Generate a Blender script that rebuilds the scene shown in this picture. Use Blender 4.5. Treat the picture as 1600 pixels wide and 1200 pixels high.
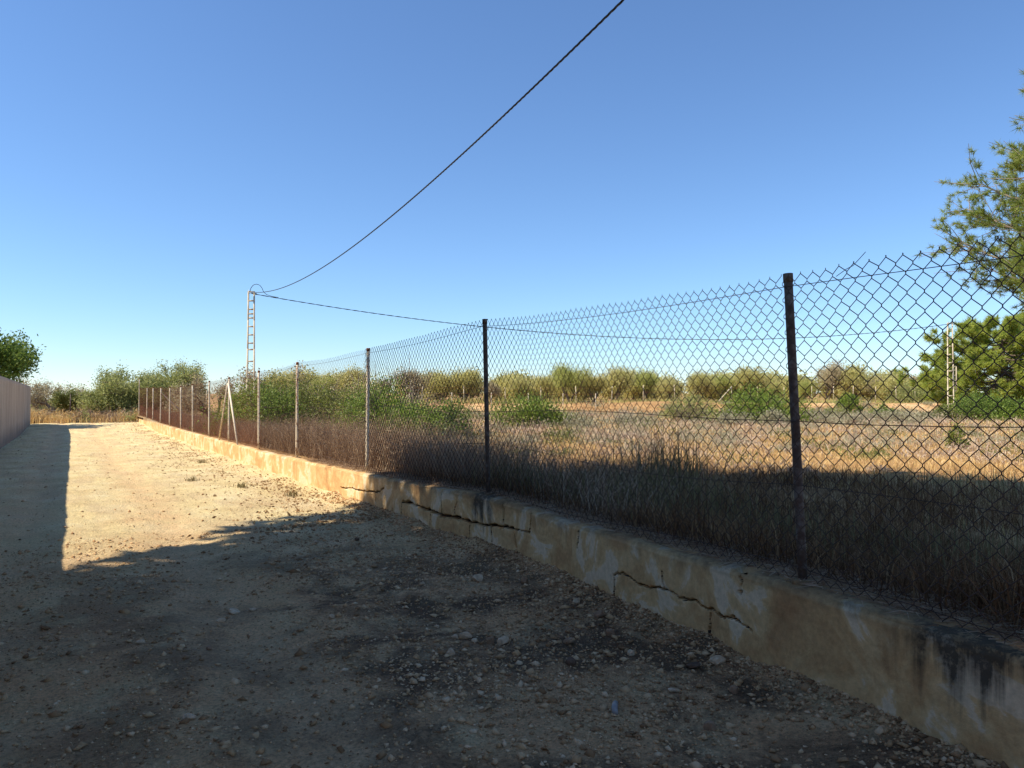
import bpy, math, random
import numpy as np
from mathutils import Vector

# ------------------------------------------------------------------ clear
for o in list(bpy.data.objects):
    bpy.data.objects.remove(o, do_unlink=True)
scene = bpy.context.scene
col = scene.collection

# ------------------------------------------------------------------ camera
EYE = 1.55
YAW = math.radians(29.75)          # the camera looks to the right of the lane (lane runs along +Y)
cam_data = bpy.data.cameras.new('camera')
cam_data.sensor_width = 36.0
cam_data.lens = 27.0
cam_data.clip_start = 0.05
cam_data.clip_end = 6000.0
cam = bpy.data.objects.new('camera', cam_data)
cam.location = (0, 0, EYE)
cam.rotation_euler = (math.radians(90 + 1.29), 0, -YAW)
col.objects.link(cam)
scene.camera = cam

# ------------------------------------------------------------------ sky, sun, exposure
SUN_EL = math.radians(49.0)
SUN_AZ = math.radians(-76.0)      # from +Y, negative towards -X
world = bpy.data.worlds.new('World')
scene.world = world
world.use_nodes = True
wn = world.node_tree
bg = wn.nodes['Background']
sky = wn.nodes.new('ShaderNodeTexSky')
sky.sky_type = 'NISHITA'
sky.sun_disc = False
sky.sun_elevation = SUN_EL
sky.sun_rotation = SUN_AZ
sky.altitude = 50
sky.air_density = 1.0
sky.dust_density = 0.0
sky.ozone_density = 8.5
wn.links.new(sky.outputs['Color'], bg.inputs['Color'])
bg.inputs['Strength'].default_value = 0.122
sun_dir = Vector((math.sin(SUN_AZ) * math.cos(SUN_EL), math.cos(SUN_AZ) * math.cos(SUN_EL), math.sin(SUN_EL)))
sd = bpy.data.lights.new('sun', 'SUN')
sd.energy = 5.0
sd.angle = math.radians(0.53)
sd.color = (1.0, 0.90, 0.735)
so = bpy.data.objects.new('sun', sd)
so.location = (-20, 10, 30)
so.rotation_euler = (-sun_dir).to_track_quat('-Z', 'Y').to_euler()
col.objects.link(so)
scene.view_settings.view_transform = 'Standard'
scene.view_settings.look = 'None'
scene.view_settings.exposure = 0.58
scene.view_settings.gamma = 1.0
scene.view_settings.use_curve_mapping = False
scene.render.engine = 'CYCLES'
scene.render.resolution_x = 1024
scene.render.resolution_y = 768

# ------------------------------------------------------------------ helpers
CS, SN = math.cos(YAW), math.sin(YAW)

def at(px, d):
    """plan position of something seen at photo column px (of 1600) at depth d in front of the camera"""
    xc = (px - 800.0) / 1200.0 * d
    return (xc * CS + d * SN, -xc * SN + d * CS)

def tag(o, label=None, cat=None, group=None, kind=None):
    if label: o['label'] = label
    if cat: o['category'] = cat
    if group: o['group'] = group
    if kind: o['kind'] = kind
    return o

def empty(name, loc=(0, 0, 0)):
    o = bpy.data.objects.new(name, None)
    o.empty_display_size = 0.2
    o.location = loc
    col.objects.link(o)
    return o

def mesh_np(name, verts, faces, smooth=False):
    verts = np.asarray(verts, dtype=np.float32).reshape(-1, 3)
    faces = np.asarray(faces, dtype=np.int32)
    k = faces.shape[1]
    me = bpy.data.meshes.new(name)
    me.vertices.add(len(verts))
    me.vertices.foreach_set('co', verts.ravel())
    me.loops.add(faces.size)
    me.loops.foreach_set('vertex_index', faces.ravel())
    me.polygons.add(len(faces))
    me.polygons.foreach_set('loop_start', np.arange(0, faces.size, k, dtype=np.int32))
    if smooth:
        me.polygons.foreach_set('use_smooth', np.ones(len(faces), dtype=bool))
    me.update(calc_edges=True)
    me.validate()
    return me

def obj(name, me, m, parent=None, loc=None):
    o = bpy.data.objects.new(name, me)
    if m is not None and len(me.materials) == 0:
        me.materials.append(m)
    if parent is not None:
        o.parent = parent
    if loc is not None:
        o.location = loc
    col.objects.link(o)
    return o

class MB:
    """collects quads"""
    def __init__(self):
        self.v = []; self.f = []; self.n = 0
    def add(self, v, f):
        v = np.asarray(v, dtype=float).reshape(-1, 3)
        self.v.append(v); self.f.append(np.asarray(f, dtype=int) + self.n); self.n += len(v)
    def box(self, c, s, rz=0.0):
        x, y, z = s[0] / 2, s[1] / 2, s[2] / 2
        p = np.array([(-x, -y, -z), (x, -y, -z), (x, y, -z), (-x, y, -z), (-x, -y, z), (x, -y, z), (x, y, z), (-x, y, z)])
        if rz:
            ca, sa = math.cos(rz), math.sin(rz)
            p = np.stack([p[:, 0] * ca - p[:, 1] * sa, p[:, 0] * sa + p[:, 1] * ca, p[:, 2]], 1)
        self.add(p + np.array(c), [(0, 3, 2, 1), (4, 5, 6, 7), (0, 1, 5, 4), (1, 2, 6, 5), (2, 3, 7, 6), (3, 0, 4, 7)])
    def tube(self, pts, radii, n=6, caps=True):
        pts = np.asarray(pts, dtype=float)
        radii = np.broadcast_to(np.asarray(radii, dtype=float), (len(pts),))
        t = np.gradient(pts, axis=0)
        t /= np.linalg.norm(t, axis=1)[:, None] + 1e-9
        ref = np.where(np.abs(t[:, 2:3]) > 0.9, np.array([[1.0, 0, 0]]), np.array([[0, 0, 1.0]]))
        # keep one reference for the whole tube to avoid twisting
        r0 = np.array([1.0, 0.13, 0]) if np.abs(t[:, 2]).mean() > 0.6 else np.array([0, 0.05, 1.0])
        a = np.cross(t, r0); a /= np.linalg.norm(a, axis=1)[:, None] + 1e-9
        b = np.cross(t, a)
        ang = np.arange(n) / n * 2 * math.pi
        ring = pts[:, None, :] + radii[:, None, None] * (a[:, None, :] * np.cos(ang)[None, :, None] + b[:, None, :] * np.sin(ang)[None, :, None])
        m = len(pts)
        i = np.arange(m - 1)[:, None] * n; j = np.arange(n)[None, :]; j2 = (j + 1) % n
        f = np.stack([i + j, i + j2, i + n + j2, i + n + j], -1).reshape(-1, 4)
        v = ring.reshape(-1, 3)
        if caps:
            v = np.vstack([v, pts[0], pts[-1]])
            c0, c1 = m * n, m * n + 1
            e = []
            for q in range(0, n, 2):
                e.append((c0, (q + 2) % n, (q + 1) % n, q))
                k = (m - 1) * n
                e.append((c1, k + q, k + (q + 1) % n, k + (q + 2) % n))
            f = np.vstack([f, np.array(e)]) if n % 2 == 0 else f
        self.add(v, f)
    def build(self, name, m, parent=None, smooth=False, loc=None):
        return obj(name, mesh_np(name, np.vstack(self.v), np.vstack(self.f), smooth), m, parent, loc)
    def mesh(self, name, smooth=False):
        return mesh_np(name, np.vstack(self.v), np.vstack(self.f), smooth)

def _hash(ix, iy, seed):
    n = (ix.astype(np.int64) * 374761393 + iy.astype(np.int64) * 668265263 + seed * 1442695041) & 0xFFFFFFFF
    n = ((n ^ (n >> 13)) * 1274126177) & 0xFFFFFFFF
    n = n ^ (n >> 16)
    return (n & 0xFFFFFF) / float(0xFFFFFF)

def vnoise(x, y, seed=0):
    x = np.asarray(x, dtype=float); y = np.asarray(y, dtype=float)
    ix = np.floor(x); iy = np.floor(y)
    fx = x - ix; fy = y - iy
    fx = fx * fx * (3 - 2 * fx); fy = fy * fy * (3 - 2 * fy)
    a = _hash(ix, iy, seed); b = _hash(ix + 1, iy, seed); c = _hash(ix, iy + 1, seed); d = _hash(ix + 1, iy + 1, seed)
    return (a * (1 - fx) + b * fx) * (1 - fy) + (c * (1 - fx) + d * fx) * fy

def fbm(x, y, seed=0, oct=4, gain=0.5):
    r = 0; amp = 1; tot = 0
    for k in range(oct):
        r = r + amp * (vnoise(np.asarray(x) * 2 ** k, np.asarray(y) * 2 ** k, seed + k * 17) - 0.5)
        tot += amp; amp *= gain
    return r / tot * 2

def smooth01(x):
    x = np.clip(x, 0, 1)
    return x * x * (3 - 2 * x)

def grid_mesh(name, xs, ys, zf, smooth=True):
    X, Y = np.meshgrid(xs, ys, indexing='ij')
    Z = zf(X, Y)
    v = np.stack([X, Y, Z], -1).reshape(-1, 3)
    nx, ny = len(xs), len(ys)
    i = np.arange(nx - 1)[:, None] * ny; j = np.arange(ny - 1)[None, :]
    f = np.stack([i + j, i + ny + j, i + ny + j + 1, i + j + 1], -1).reshape(-1, 4)
    return mesh_np(name, v, f, smooth)

# ------------------------------------------------------------------ materials
def new_mat(name):
    m = bpy.data.materials.new(name)
    m.use_nodes = True
    nt = m.node_tree
    b = nt.nodes['Principled BSDF']
    b.inputs['Specular IOR Level'].default_value = 0.25
    return m, nt, b

def nd(nt, t, **kw):
    n = nt.nodes.new(t)
    for k, v in kw.items():
        if k in n.inputs.keys(): n.inputs[k].default_value = v
        else: setattr(n, k, v)
    return n

def noise(nt, vec, scale, detail=4, rough=0.55, dist=0.0):
    n = nd(nt, 'ShaderNodeTexNoise')
    n.inputs['Scale'].default_value = scale; n.inputs['Detail'].default_value = detail
    n.inputs['Roughness'].default_value = rough; n.inputs['Distortion'].default_value = dist
    if vec is not None: nt.links.new(vec, n.inputs['Vector'])
    return n.outputs['Fac']

def ramp(nt, fac, stops):
    r = nd(nt, 'ShaderNodeValToRGB')
    e = r.color_ramp.elements
    while len(e) < len(stops): e.new(0.5)
    for q, (p, c) in zip(e, stops):
        q.position = p
        q.color = (c, c, c, 1) if isinstance(c, (int, float)) else (*c, 1)
    nt.links.new(fac, r.inputs['Fac'])
    return r.outputs['Color']

def mixc(nt, fac, a, b, mode='MIX'):
    n = nd(nt, 'ShaderNodeMix', data_type='RGBA', blend_type=mode)
    for sock, val in ((n.inputs['Factor'], fac), (n.inputs['A'] if False else n.inputs[6], a), (n.inputs[7], b)):
        if isinstance(val, (int, float)): sock.default_value = val
        elif isinstance(val, tuple): sock.default_value = (*val, 1)
        else: nt.links.new(val, sock)
    return n.outputs[2]

def math_n(nt, op, a, b=None, clamp=False):
    n = nd(nt, 'ShaderNodeMath', operation=op, use_clamp=clamp)
    for i, v in enumerate((a, b)):
        if v is None: continue
        if isinstance(v, (int, float)): n.inputs[i].default_value = v
        else: nt.links.new(v, n.inputs[i])
    return n.outputs[0]

def coords(nt, kind='pos'):
    if kind == 'pos': return nd(nt, 'ShaderNodeNewGeometry').outputs['Position']
    return nd(nt, 'ShaderNodeTexCoord').outputs['Object']

def mapped(nt, vec, scale):
    n = nd(nt, 'ShaderNodeMapping')
    n.inputs['Scale'].default_value = scale
    nt.links.new(vec, n.inputs['Vector'])
    return n.outputs['Vector']

def bump(nt, b, fac, strength, dist):
    n = nd(nt, 'ShaderNodeBump')
    n.inputs['Strength'].default_value = strength; n.inputs['Distance'].default_value = dist
    nt.links.new(fac, n.inputs['Height']); nt.links.new(n.outputs['Normal'], b.inputs['Normal'])

def simple(name, stops, scale=8.0, rough=0.9, bmp=0.3, bd=0.01, kind='pos', detail=5, dist=0.0, metal=0.0):
    m, nt, b = new_mat(name)
    v = coords(nt, kind)
    f = noise(nt, v, scale, detail, 0.6, dist)
    nt.links.new(ramp(nt, f, stops), b.inputs['Base Color'])
    b.inputs['Roughness'].default_value = rough
    b.inputs['Metallic'].default_value = metal
    if bmp: bump(nt, b, noise(nt, v, scale * 3, 4), bmp, bd)
    return m

def leafy(name, cols, transl=0.3, rough=0.6, spec=0.3, big=0.7):
    """foliage colour varies leaf by leaf and slowly through the crown"""
    m, nt, b = new_mat(name)
    g = nd(nt, 'ShaderNodeNewGeometry')
    f1 = g.outputs['Random Per Island']
    f2 = noise(nt, g.outputs['Position'], big, 2)
    f = math_n(nt, 'ADD', math_n(nt, 'MULTIPLY', f1, 0.65), math_n(nt, 'MULTIPLY', f2, 0.5))
    f = math_n(nt, 'SUBTRACT', f, 0.08)
    n = len(cols)
    c = ramp(nt, f, [(0.1 + 0.8 * i / (n - 1), cc) for i, cc in enumerate(cols)])
    nt.links.new(c, b.inputs['Base Color'])
    b.inputs['Roughness'].default_value = rough
    b.inputs['Specular IOR Level'].default_value = spec
    tr = nd(nt, 'ShaderNodeBsdfTranslucent'); nt.links.new(c, tr.inputs['Color'])
    mx = nd(nt, 'ShaderNodeMixShader'); mx.inputs['Fac'].default_value = transl
    nt.links.new(b.outputs['BSDF'], mx.inputs[1]); nt.links.new(tr.outputs['BSDF'], mx.inputs[2])
    nt.links.new(mx.outputs['Shader'], nt.nodes['Material Output'].inputs['Surface'])
    return m

M = {}
# lane: pale sandy marl with grey gravel and blotches of dark burnt-looking dirt
def lane_material():
    m, nt, b = new_mat('lane_dirt')
    v = coords(nt)
    sand = ramp(nt, noise(nt, v, 1.1, 8, 0.65), [(0.28, (0.58, 0.43, 0.215)), (0.5, (0.76, 0.61, 0.325)), (0.72, (0.84, 0.72, 0.44))])
    grain = ramp(nt, noise(nt, v, 46, 6, 0.75), [(0.32, 0.5), (0.5, 1.0), (0.68, 1.35)])
    c = mixc(nt, 0.85, sand, grain, 'MULTIPLY')
    # grey grit in the wheel tracks
    sep = nd(nt, 'ShaderNodeSeparateXYZ'); nt.links.new(v, sep.inputs[0])
    grit = ramp(nt, noise(nt, mapped(nt, v, (1.4, 0.35, 1)), 1.3, 5, 0.6), [(0.46, 0.0), (0.62, 0.8)])
    c = mixc(nt, math_n(nt, 'MULTIPLY', grit, 0.55), c, mixc(nt, 1.0, (0.56, 0.40, 0.245), grain, 'MULTIPLY'))
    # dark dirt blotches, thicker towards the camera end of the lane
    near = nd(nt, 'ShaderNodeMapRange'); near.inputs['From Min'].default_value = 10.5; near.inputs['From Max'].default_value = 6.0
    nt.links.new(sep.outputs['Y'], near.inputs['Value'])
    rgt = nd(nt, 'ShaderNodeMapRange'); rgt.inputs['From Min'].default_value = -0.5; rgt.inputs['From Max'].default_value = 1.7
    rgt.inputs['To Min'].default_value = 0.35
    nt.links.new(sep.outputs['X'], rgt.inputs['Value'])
    shade_soil = ramp(nt, noise(nt, v, 2.6, 6, 0.65), [(0.34, 0.5), (0.56, 1.0)])
    c = mixc(nt, math_n(nt, 'MULTIPLY', math_n(nt, 'MULTIPLY', shade_soil, near.outputs[0]), 0.85), c, mixc(nt, 1.0, (0.72, 0.385, 0.18), grain, 'MULTIPLY'))  # reddish soil; warmth painted over the shaded stretch to offset blue skylight
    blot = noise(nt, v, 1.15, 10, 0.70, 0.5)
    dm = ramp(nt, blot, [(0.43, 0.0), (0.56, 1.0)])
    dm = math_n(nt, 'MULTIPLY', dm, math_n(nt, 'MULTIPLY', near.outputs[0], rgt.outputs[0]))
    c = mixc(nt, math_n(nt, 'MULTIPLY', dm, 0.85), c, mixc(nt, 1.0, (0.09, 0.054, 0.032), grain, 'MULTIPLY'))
    wob = math_n(nt, 'MULTIPLY', math_n(nt, 'SUBTRACT', noise(nt, v, 0.7, 3), 0.5), 0.7)
    for xc_ in (0.98, -0.62):
        dx = math_n(nt, 'ABSOLUTE', math_n(nt, 'SUBTRACT', math_n(nt, 'ADD', sep.outputs['X'], wob), xc_))
        mr = nd(nt, 'ShaderNodeMapRange'); mr.inputs['From Min'].default_value = 0.46; mr.inputs['From Max'].default_value = 0.10
        nt.links.new(dx, mr.inputs['Value'])
        tk = math_n(nt, 'MULTIPLY', mr.outputs[0], ramp(nt, noise(nt, v, 1.7, 6, 0.65), [(0.34, 0.25), (0.58, 0.85)]))
        c = mixc(nt, math_n(nt, 'MULTIPLY', tk, 0.7), c, mixc(nt, 1.0, (0.78, 0.515, 0.275), grain, 'MULTIPLY'))
    nt.links.new(c, b.inputs['Base Color'])
    b.inputs['Roughness'].default_value = 0.95
    b.inputs['Specular IOR Level'].default_value = 0.12
    h = math_n(nt, 'ADD', noise(nt, v, 30, 7, 0.75), math_n(nt, 'MULTIPLY', noise(nt, v, 130, 3), 0.3))
    bump(nt, b, h, 1.0, 0.045)
    return m
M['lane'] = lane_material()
M['field'] = simple('field_soil', [(0.3, (0.17, 0.092, 0.042)), (0.5, (0.36, 0.205, 0.085)), (0.7, (0.50, 0.32, 0.14))], 2.2, 0.95, 0.8, 0.05, detail=8)
M['bank'] = simple('orange_bank_earth', [(0.3, (0.44, 0.235, 0.105)), (0.5, (0.58, 0.36, 0.17)), (0.75, (0.66, 0.48, 0.28))], 0.9, 0.95, 0.6, 0.08, detail=8)
M['ground'] = simple('far_ground', [(0.3, (0.16, 0.12, 0.06)), (0.7, (0.30, 0.23, 0.12))], 0.05, 0.95, 0)

def plaster_material():
    m, nt, b = new_mat('stained_ochre_plaster')
    v = coords(nt)
    base = ramp(nt, noise(nt, v, 1.9, 7, 0.62, 1.2), [(0.28, (0.42, 0.225, 0.095)), (0.44, (0.56, 0.345, 0.15)), (0.535, (0.65, 0.44, 0.21)), (0.56, (0.70, 0.545, 0.34)), (0.75, (0.63, 0.48, 0.31))])
    c = mixc(nt, 0.6, base, ramp(nt, noise(nt, v, 28, 5, 0.7), [(0.3, 0.65), (0.6, 1.1)]), 'MULTIPLY')
    sep = nd(nt, 'ShaderNodeSeparateXYZ'); nt.links.new(v, sep.inputs[0])
    # black weather streaks that run down from the coping, each to its own length
    streak = noise(nt, mapped(nt, v, (1, 1, 0.06)), 7.0, 5, 0.65)
    reach = math_n(nt, 'SUBTRACT', 0.62, math_n(nt, 'MULTIPLY', streak, 0.42))
    over = math_n(nt, 'MULTIPLY', math_n(nt, 'SUBTRACT', sep.outputs['Z'], reach), 6.5, True)
    thin = ramp(nt, noise(nt, v, 16, 6, 0.75), [(0.3, 0.45), (0.6, 1.0)])
    patch = ramp(nt, noise(nt, v, 0.8, 3), [(0.42, 0.12), (0.60, 0.7)])
    k = math_n(nt, 'MULTIPLY', math_n(nt, 'MULTIPLY', over, thin), patch)
    for y0_, hw in ((1.85, 0.55), (7.15, 0.3)):
        my = nd(nt, 'ShaderNodeMapRange'); my.inputs['From Min'].default_value = hw; my.inputs['From Max'].default_value = hw * 0.4
        nt.links.new(math_n(nt, 'ABSOLUTE', math_n(nt, 'SUBTRACT', sep.outputs['Y'], y0_)), my.inputs['Value'])
        long_ = math_n(nt, 'MULTIPLY', math_n(nt, 'SUBTRACT', sep.outputs['Z'], math_n(nt, 'SUBTRACT', 0.74, math_n(nt, 'MULTIPLY', noise(nt, mapped(nt, v, (1, 1, 0.05)), 11.0, 4, 0.6), 0.95))), 5.0, True)
        k = math_n(nt, 'MAXIMUM', k, math_n(nt, 'MULTIPLY', math_n(nt, 'MULTIPLY', long_, thin), my.outputs[0]))
    band = math_n(nt, 'MULTIPLY', math_n(nt, 'SUBTRACT', sep.outputs['Z'], math_n(nt, 'SUBTRACT', 0.54, math_n(nt, 'MULTIPLY', noise(nt, v, 5, 6, 0.7), 0.14))), 14.0, True)
    k = math_n(nt, 'MAXIMUM', math_n(nt, 'MULTIPLY', k, 1.25, True), math_n(nt, 'MULTIPLY', band, math_n(nt, 'MULTIPLY', thin, 0.75)))
    c = mixc(nt, math_n(nt, 'MULTIPLY', k, 0.92), c, (0.04, 0.034, 0.026))
    nt.links.new(c, b.inputs['Base Color'])
    b.inputs['Roughness'].default_value = 0.92
    b.inputs['Specular IOR Level'].default_value = 0.15
    bump(nt, b, math_n(nt, 'ADD', noise(nt, v, 9, 5, 0.6), math_n(nt, 'MULTIPLY', noise(nt, v, 70, 4, 0.7), 0.35)), 0.55, 0.012)
    return m
M['plaster'] = plaster_material()

def boundary_material():
    m, nt, b = new_mat('grey_rendered_wall')
    v = coords(nt)
    base = ramp(nt, noise(nt, mapped(nt, v, (1, 1, 0.35)), 1.6, 6, 0.65), [(0.3, (0.34, 0.265, 0.195)), (0.6, (0.47, 0.375, 0.285)), (0.75, (0.54, 0.45, 0.355))])
    sep = nd(nt, 'ShaderNodeSeparateXYZ'); nt.links.new(v, sep.inputs[0])
    rise = math_n(nt, 'ADD', 0.05, math_n(nt, 'MULTIPLY', noise(nt, mapped(nt, v, (1, 1, 0.2)), 2.2, 6, 0.7), 1.2))
    foot_tone = math_n(nt, 'MULTIPLY', math_n(nt, 'SUBTRACT', rise, sep.outputs['Z']), 2.2, True)  # tone darkens towards the foot, with a ragged upper edge
    c = mixc(nt, math_n(nt, 'MULTIPLY', foot_tone, 0.6), base, (0.13, 0.11, 0.095))
    c = mixc(nt, 0.5, c, ramp(nt, noise(nt, v, 14, 5, 0.7), [(0.3, 0.7), (0.65, 1.1)]), 'MULTIPLY')
    nt.links.new(c, b.inputs['Base Color'])
    b.inputs['Roughness'].default_value = 0.93
    bump(nt, b, noise(nt, v, 35, 5, 0.7), 0.5, 0.01)
    return m
M['boundary'] = boundary_material()

def post_material():
    m, nt, b = new_mat('flaking_painted_steel')
    v = coords(nt)
    f = noise(nt, mapped(nt, v, (1, 1, 0.5)), 26, 6, 0.7)
    lo = noise(nt, v, 0.6, 2)
    f = math_n(nt, 'ADD', math_n(nt, 'MULTIPLY', f, 0.8), math_n(nt, 'MULTIPLY', lo, 0.25))
    c = ramp(nt, f, [(0.37, (0.13, 0.055, 0.028)), (0.44, (0.27, 0.14, 0.08)), (0.475, (0.62, 0.52, 0.38)), (0.72, (0.74, 0.65, 0.51))])
    nt.links.new(c, b.inputs['Base Color'])
    b.inputs['Roughness'].default_value = 0.75
    bump(nt, b, f, 0.6, 0.004)
    return m
M['post'] = post_material()
M['post_dark'] = simple('brown_and_shaded_steel', [(0.3, (0.055, 0.026, 0.016)), (0.5, (0.10, 0.062, 0.042)), (0.66, (0.17, 0.14, 0.115))], 18, 0.7, 0.5, 0.004)  # near posts: tree shade painted into the colour; the stake is brown itself
M['rust_cap'] = simple('rusty_cap', [(0.3, (0.10, 0.03, 0.014)), (0.7, (0.25, 0.095, 0.04))], 40, 0.85, 0.4, 0.003)
M['wire'] = simple('dull_brown_wire', [(0.3, (0.045, 0.026, 0.018)), (0.7, (0.10, 0.062, 0.045))], 3, 0.65, 0, metal=0.2)
M['wire_rust'] = simple('red_rusty_wire', [(0.3, (0.20, 0.075, 0.040)), (0.7, (0.34, 0.15, 0.085))], 2, 0.85, 0)
M['concrete'] = simple('pale_concrete', [(0.3, (0.46, 0.38, 0.26)), (0.55, (0.60, 0.51, 0.36)), (0.75, (0.68, 0.60, 0.45))], 3.0, 0.9, 0.4, 0.01, kind='obj')
M['cable'] = simple('black_cable', [(0.3, (0.012, 0.012, 0.013)), (0.7, (0.028, 0.028, 0.03))], 20, 0.55, 0)
M['steel'] = simple('galvanised_bracket', [(0.3, (0.18, 0.18, 0.18)), (0.7, (0.30, 0.30, 0.29))], 20, 0.5, 0, metal=0.7)
M['bark'] = simple('grey_brown_bark', [(0.3, (0.07, 0.05, 0.035)), (0.6, (0.16, 0.125, 0.095)), (0.8, (0.24, 0.2, 0.16))], 9, 0.95, 0.8, 0.02, kind='obj')
M['pale_bark'] = simple('pale_grey_bark', [(0.3, (0.17, 0.135, 0.105)), (0.6, (0.31, 0.26, 0.21)), (0.8, (0.42, 0.37, 0.31))], 9, 0.95, 0.7, 0.02, kind='obj')
M['dry_twig'] = simple('dry_grey_twigs', [(0.3, (0.16, 0.12, 0.09)), (0.7, (0.36, 0.29, 0.22))], 5, 0.95, 0)
M['shade_house'] = simple('cream_render', [(0.3, (0.5, 0.42, 0.32)), (0.7, (0.62, 0.54, 0.42))], 1.2, 0.9, 0.2, 0.01)
M['glass'] = simple('dark_window_glass', [(0.4, (0.02, 0.025, 0.03)), (0.6, (0.03, 0.035, 0.04))], 1, 0.08, 0)
M['shutter'] = simple('brown_shutter', [(0.4, (0.10, 0.055, 0.03)), (0.6, (0.14, 0.08, 0.045))], 6, 0.6, 0)
M['stone_pale'] = simple('pale_limestone', [(0.3, (0.36, 0.235, 0.135)), (0.52, (0.56, 0.39, 0.235)), (0.75, (0.74, 0.575, 0.39))], 14, 0.93, 0.6, 0.01, kind='obj')
M['stone_brown'] = simple('brown_stone', [(0.3, (0.20, 0.11, 0.06)), (0.55, (0.34, 0.205, 0.115)), (0.75, (0.46, 0.30, 0.18))], 14, 0.93, 0.6, 0.01, kind='obj')
M['crack_shade'] = simple('shade_in_cracks', [(0.3, (0.05, 0.032, 0.02)), (0.7, (0.11, 0.07, 0.042))], 20, 0.95, 0)  # recess occlusion painted dark on the deep crack faces
M['stone_dark'] = simple('dark_stone', [(0.3, (0.07, 0.04, 0.025)), (0.6, (0.15, 0.09, 0.055))], 14, 0.93, 0.6, 0.01, kind='obj')
M['plastic'] = simple('pale_grey_plastic', [(0.4, (0.24, 0.21, 0.19)), (0.6, (0.38, 0.34, 0.30))], 8, 0.45, 0)
M['gravel'] = leafy('mixed_gravel', [(0.17, 0.09, 0.042), (0.32, 0.18, 0.085), (0.48, 0.29, 0.14), (0.56, 0.36, 0.19), (0.68, 0.48, 0.29)], 0.0, 0.95, 0.1, 0.8)
M['litter'] = leafy('dry_leaf_litter', [(0.20, 0.115, 0.055), (0.36, 0.23, 0.12), (0.52, 0.37, 0.20)], 0.1, 0.9, 0.1)
M['straw'] = leafy('golden_dry_grass', [(0.38, 0.23, 0.09), (0.60, 0.40, 0.16), (0.72, 0.52, 0.235), (0.78, 0.60, 0.33)], 0.25, 0.8, 0.15, 0.35)
M['weed'] = leafy('brown_dry_weeds', [(0.14, 0.085, 0.055), (0.27, 0.17, 0.105), (0.40, 0.28, 0.18), (0.50, 0.40, 0.28)], 0.15, 0.9, 0.1, 0.5)
M['shade_tangle'] = leafy('shade_darkened_stalks', [(0.07, 0.033, 0.016), (0.13, 0.065, 0.03), (0.24, 0.13, 0.06), (0.55, 0.35, 0.17)], 0.15, 0.9, 0.1, 0.8)  # dry stalks, darkened to deepen the tree shade on them
M['mauve'] = leafy('grey_mauve_dry_brush', [(0.27, 0.185, 0.13), (0.42, 0.31, 0.225), (0.54, 0.42, 0.31), (0.58, 0.48, 0.33)], 0.15, 0.9, 0.1, 0.25)
M['greenweed'] = leafy('green_grey_tall_weeds', [(0.12, 0.095, 0.045), (0.20, 0.165, 0.075), (0.32, 0.265, 0.125)], 0.25, 0.8, 0.15, 0.6)
M['lf_carob'] = leafy('dark_olive_shrub_leaves', [(0.075, 0.10, 0.018), (0.155, 0.19, 0.03), (0.25, 0.285, 0.05), (0.36, 0.37, 0.085)], 0.4, 0.5, 0.35, 1.2)
M['lf_lentisk'] = leafy('bright_green_shrub_leaves', [(0.075, 0.125, 0.018), (0.15, 0.23, 0.03), (0.235, 0.32, 0.048), (0.34, 0.40, 0.08)], 0.4, 0.5, 0.35, 1.2)
M['lf_yellow'] = leafy('yellow_green_shrub_leaves', [(0.09, 0.11, 0.025), (0.16, 0.185, 0.045), (0.26, 0.26, 0.07)], 0.3, 0.6, 0.3, 1.0)
M['needles_mid'] = leafy('fresh_pine_needles', [(0.10, 0.155, 0.032), (0.20, 0.27, 0.055), (0.30, 0.365, 0.08), (0.42, 0.45, 0.12)], 0.45, 0.5, 0.3, 0.5)
M['needles_sunny'] = leafy('sunlit_pine_needles', [(0.18, 0.25, 0.04), (0.34, 0.42, 0.075), (0.48, 0.53, 0.11), (0.60, 0.60, 0.16)], 0.55, 0.5, 0.3, 0.5)
M['lf_almond_green'] = leafy('green_almond_leaves', [(0.26, 0.28, 0.08), (0.41, 0.44, 0.13), (0.54, 0.555, 0.18), (0.63, 0.61, 0.25)], 0.55, 0.65, 0.2, 0.3)
M['lf_almond'] = leafy('pale_almond_leaves', [(0.34, 0.31, 0.11), (0.50, 0.475, 0.17), (0.62, 0.58, 0.23), (0.68, 0.60, 0.32)], 0.55, 0.65, 0.2, 0.3)
M['lf_olive'] = leafy('grey_green_leaves', [(0.15, 0.17, 0.055), (0.26, 0.29, 0.09), (0.39, 0.41, 0.14), (0.52, 0.51, 0.21)], 0.45, 0.55, 0.3, 0.7)
M['lf_dry'] = leafy('greyish_drying_leaves', [(0.26, 0.205, 0.125), (0.39, 0.32, 0.195), (0.49, 0.42, 0.26), (0.46, 0.43, 0.20)], 0.2, 0.8, 0.15, 0.7)
M['lf_sage'] = leafy('silver_grey_scrub_leaves', [(0.23, 0.215, 0.13), (0.34, 0.32, 0.205), (0.45, 0.42, 0.29)], 0.2, 0.8, 0.15, 0.7)
M['lf_gloss'] = leafy('glossy_green_leaves', [(0.06, 0.105, 0.02), (0.12, 0.19, 0.033), (0.19, 0.27, 0.05), (0.29, 0.35, 0.085)], 0.4, 0.55, 0.25, 1.2)
M['needles'] = leafy('pine_needles', [(0.09, 0.13, 0.03), (0.18, 0.23, 0.05), (0.28, 0.32, 0.075), (0.38, 0.40, 0.11)], 0.4, 0.5, 0.3, 0.8)

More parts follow.
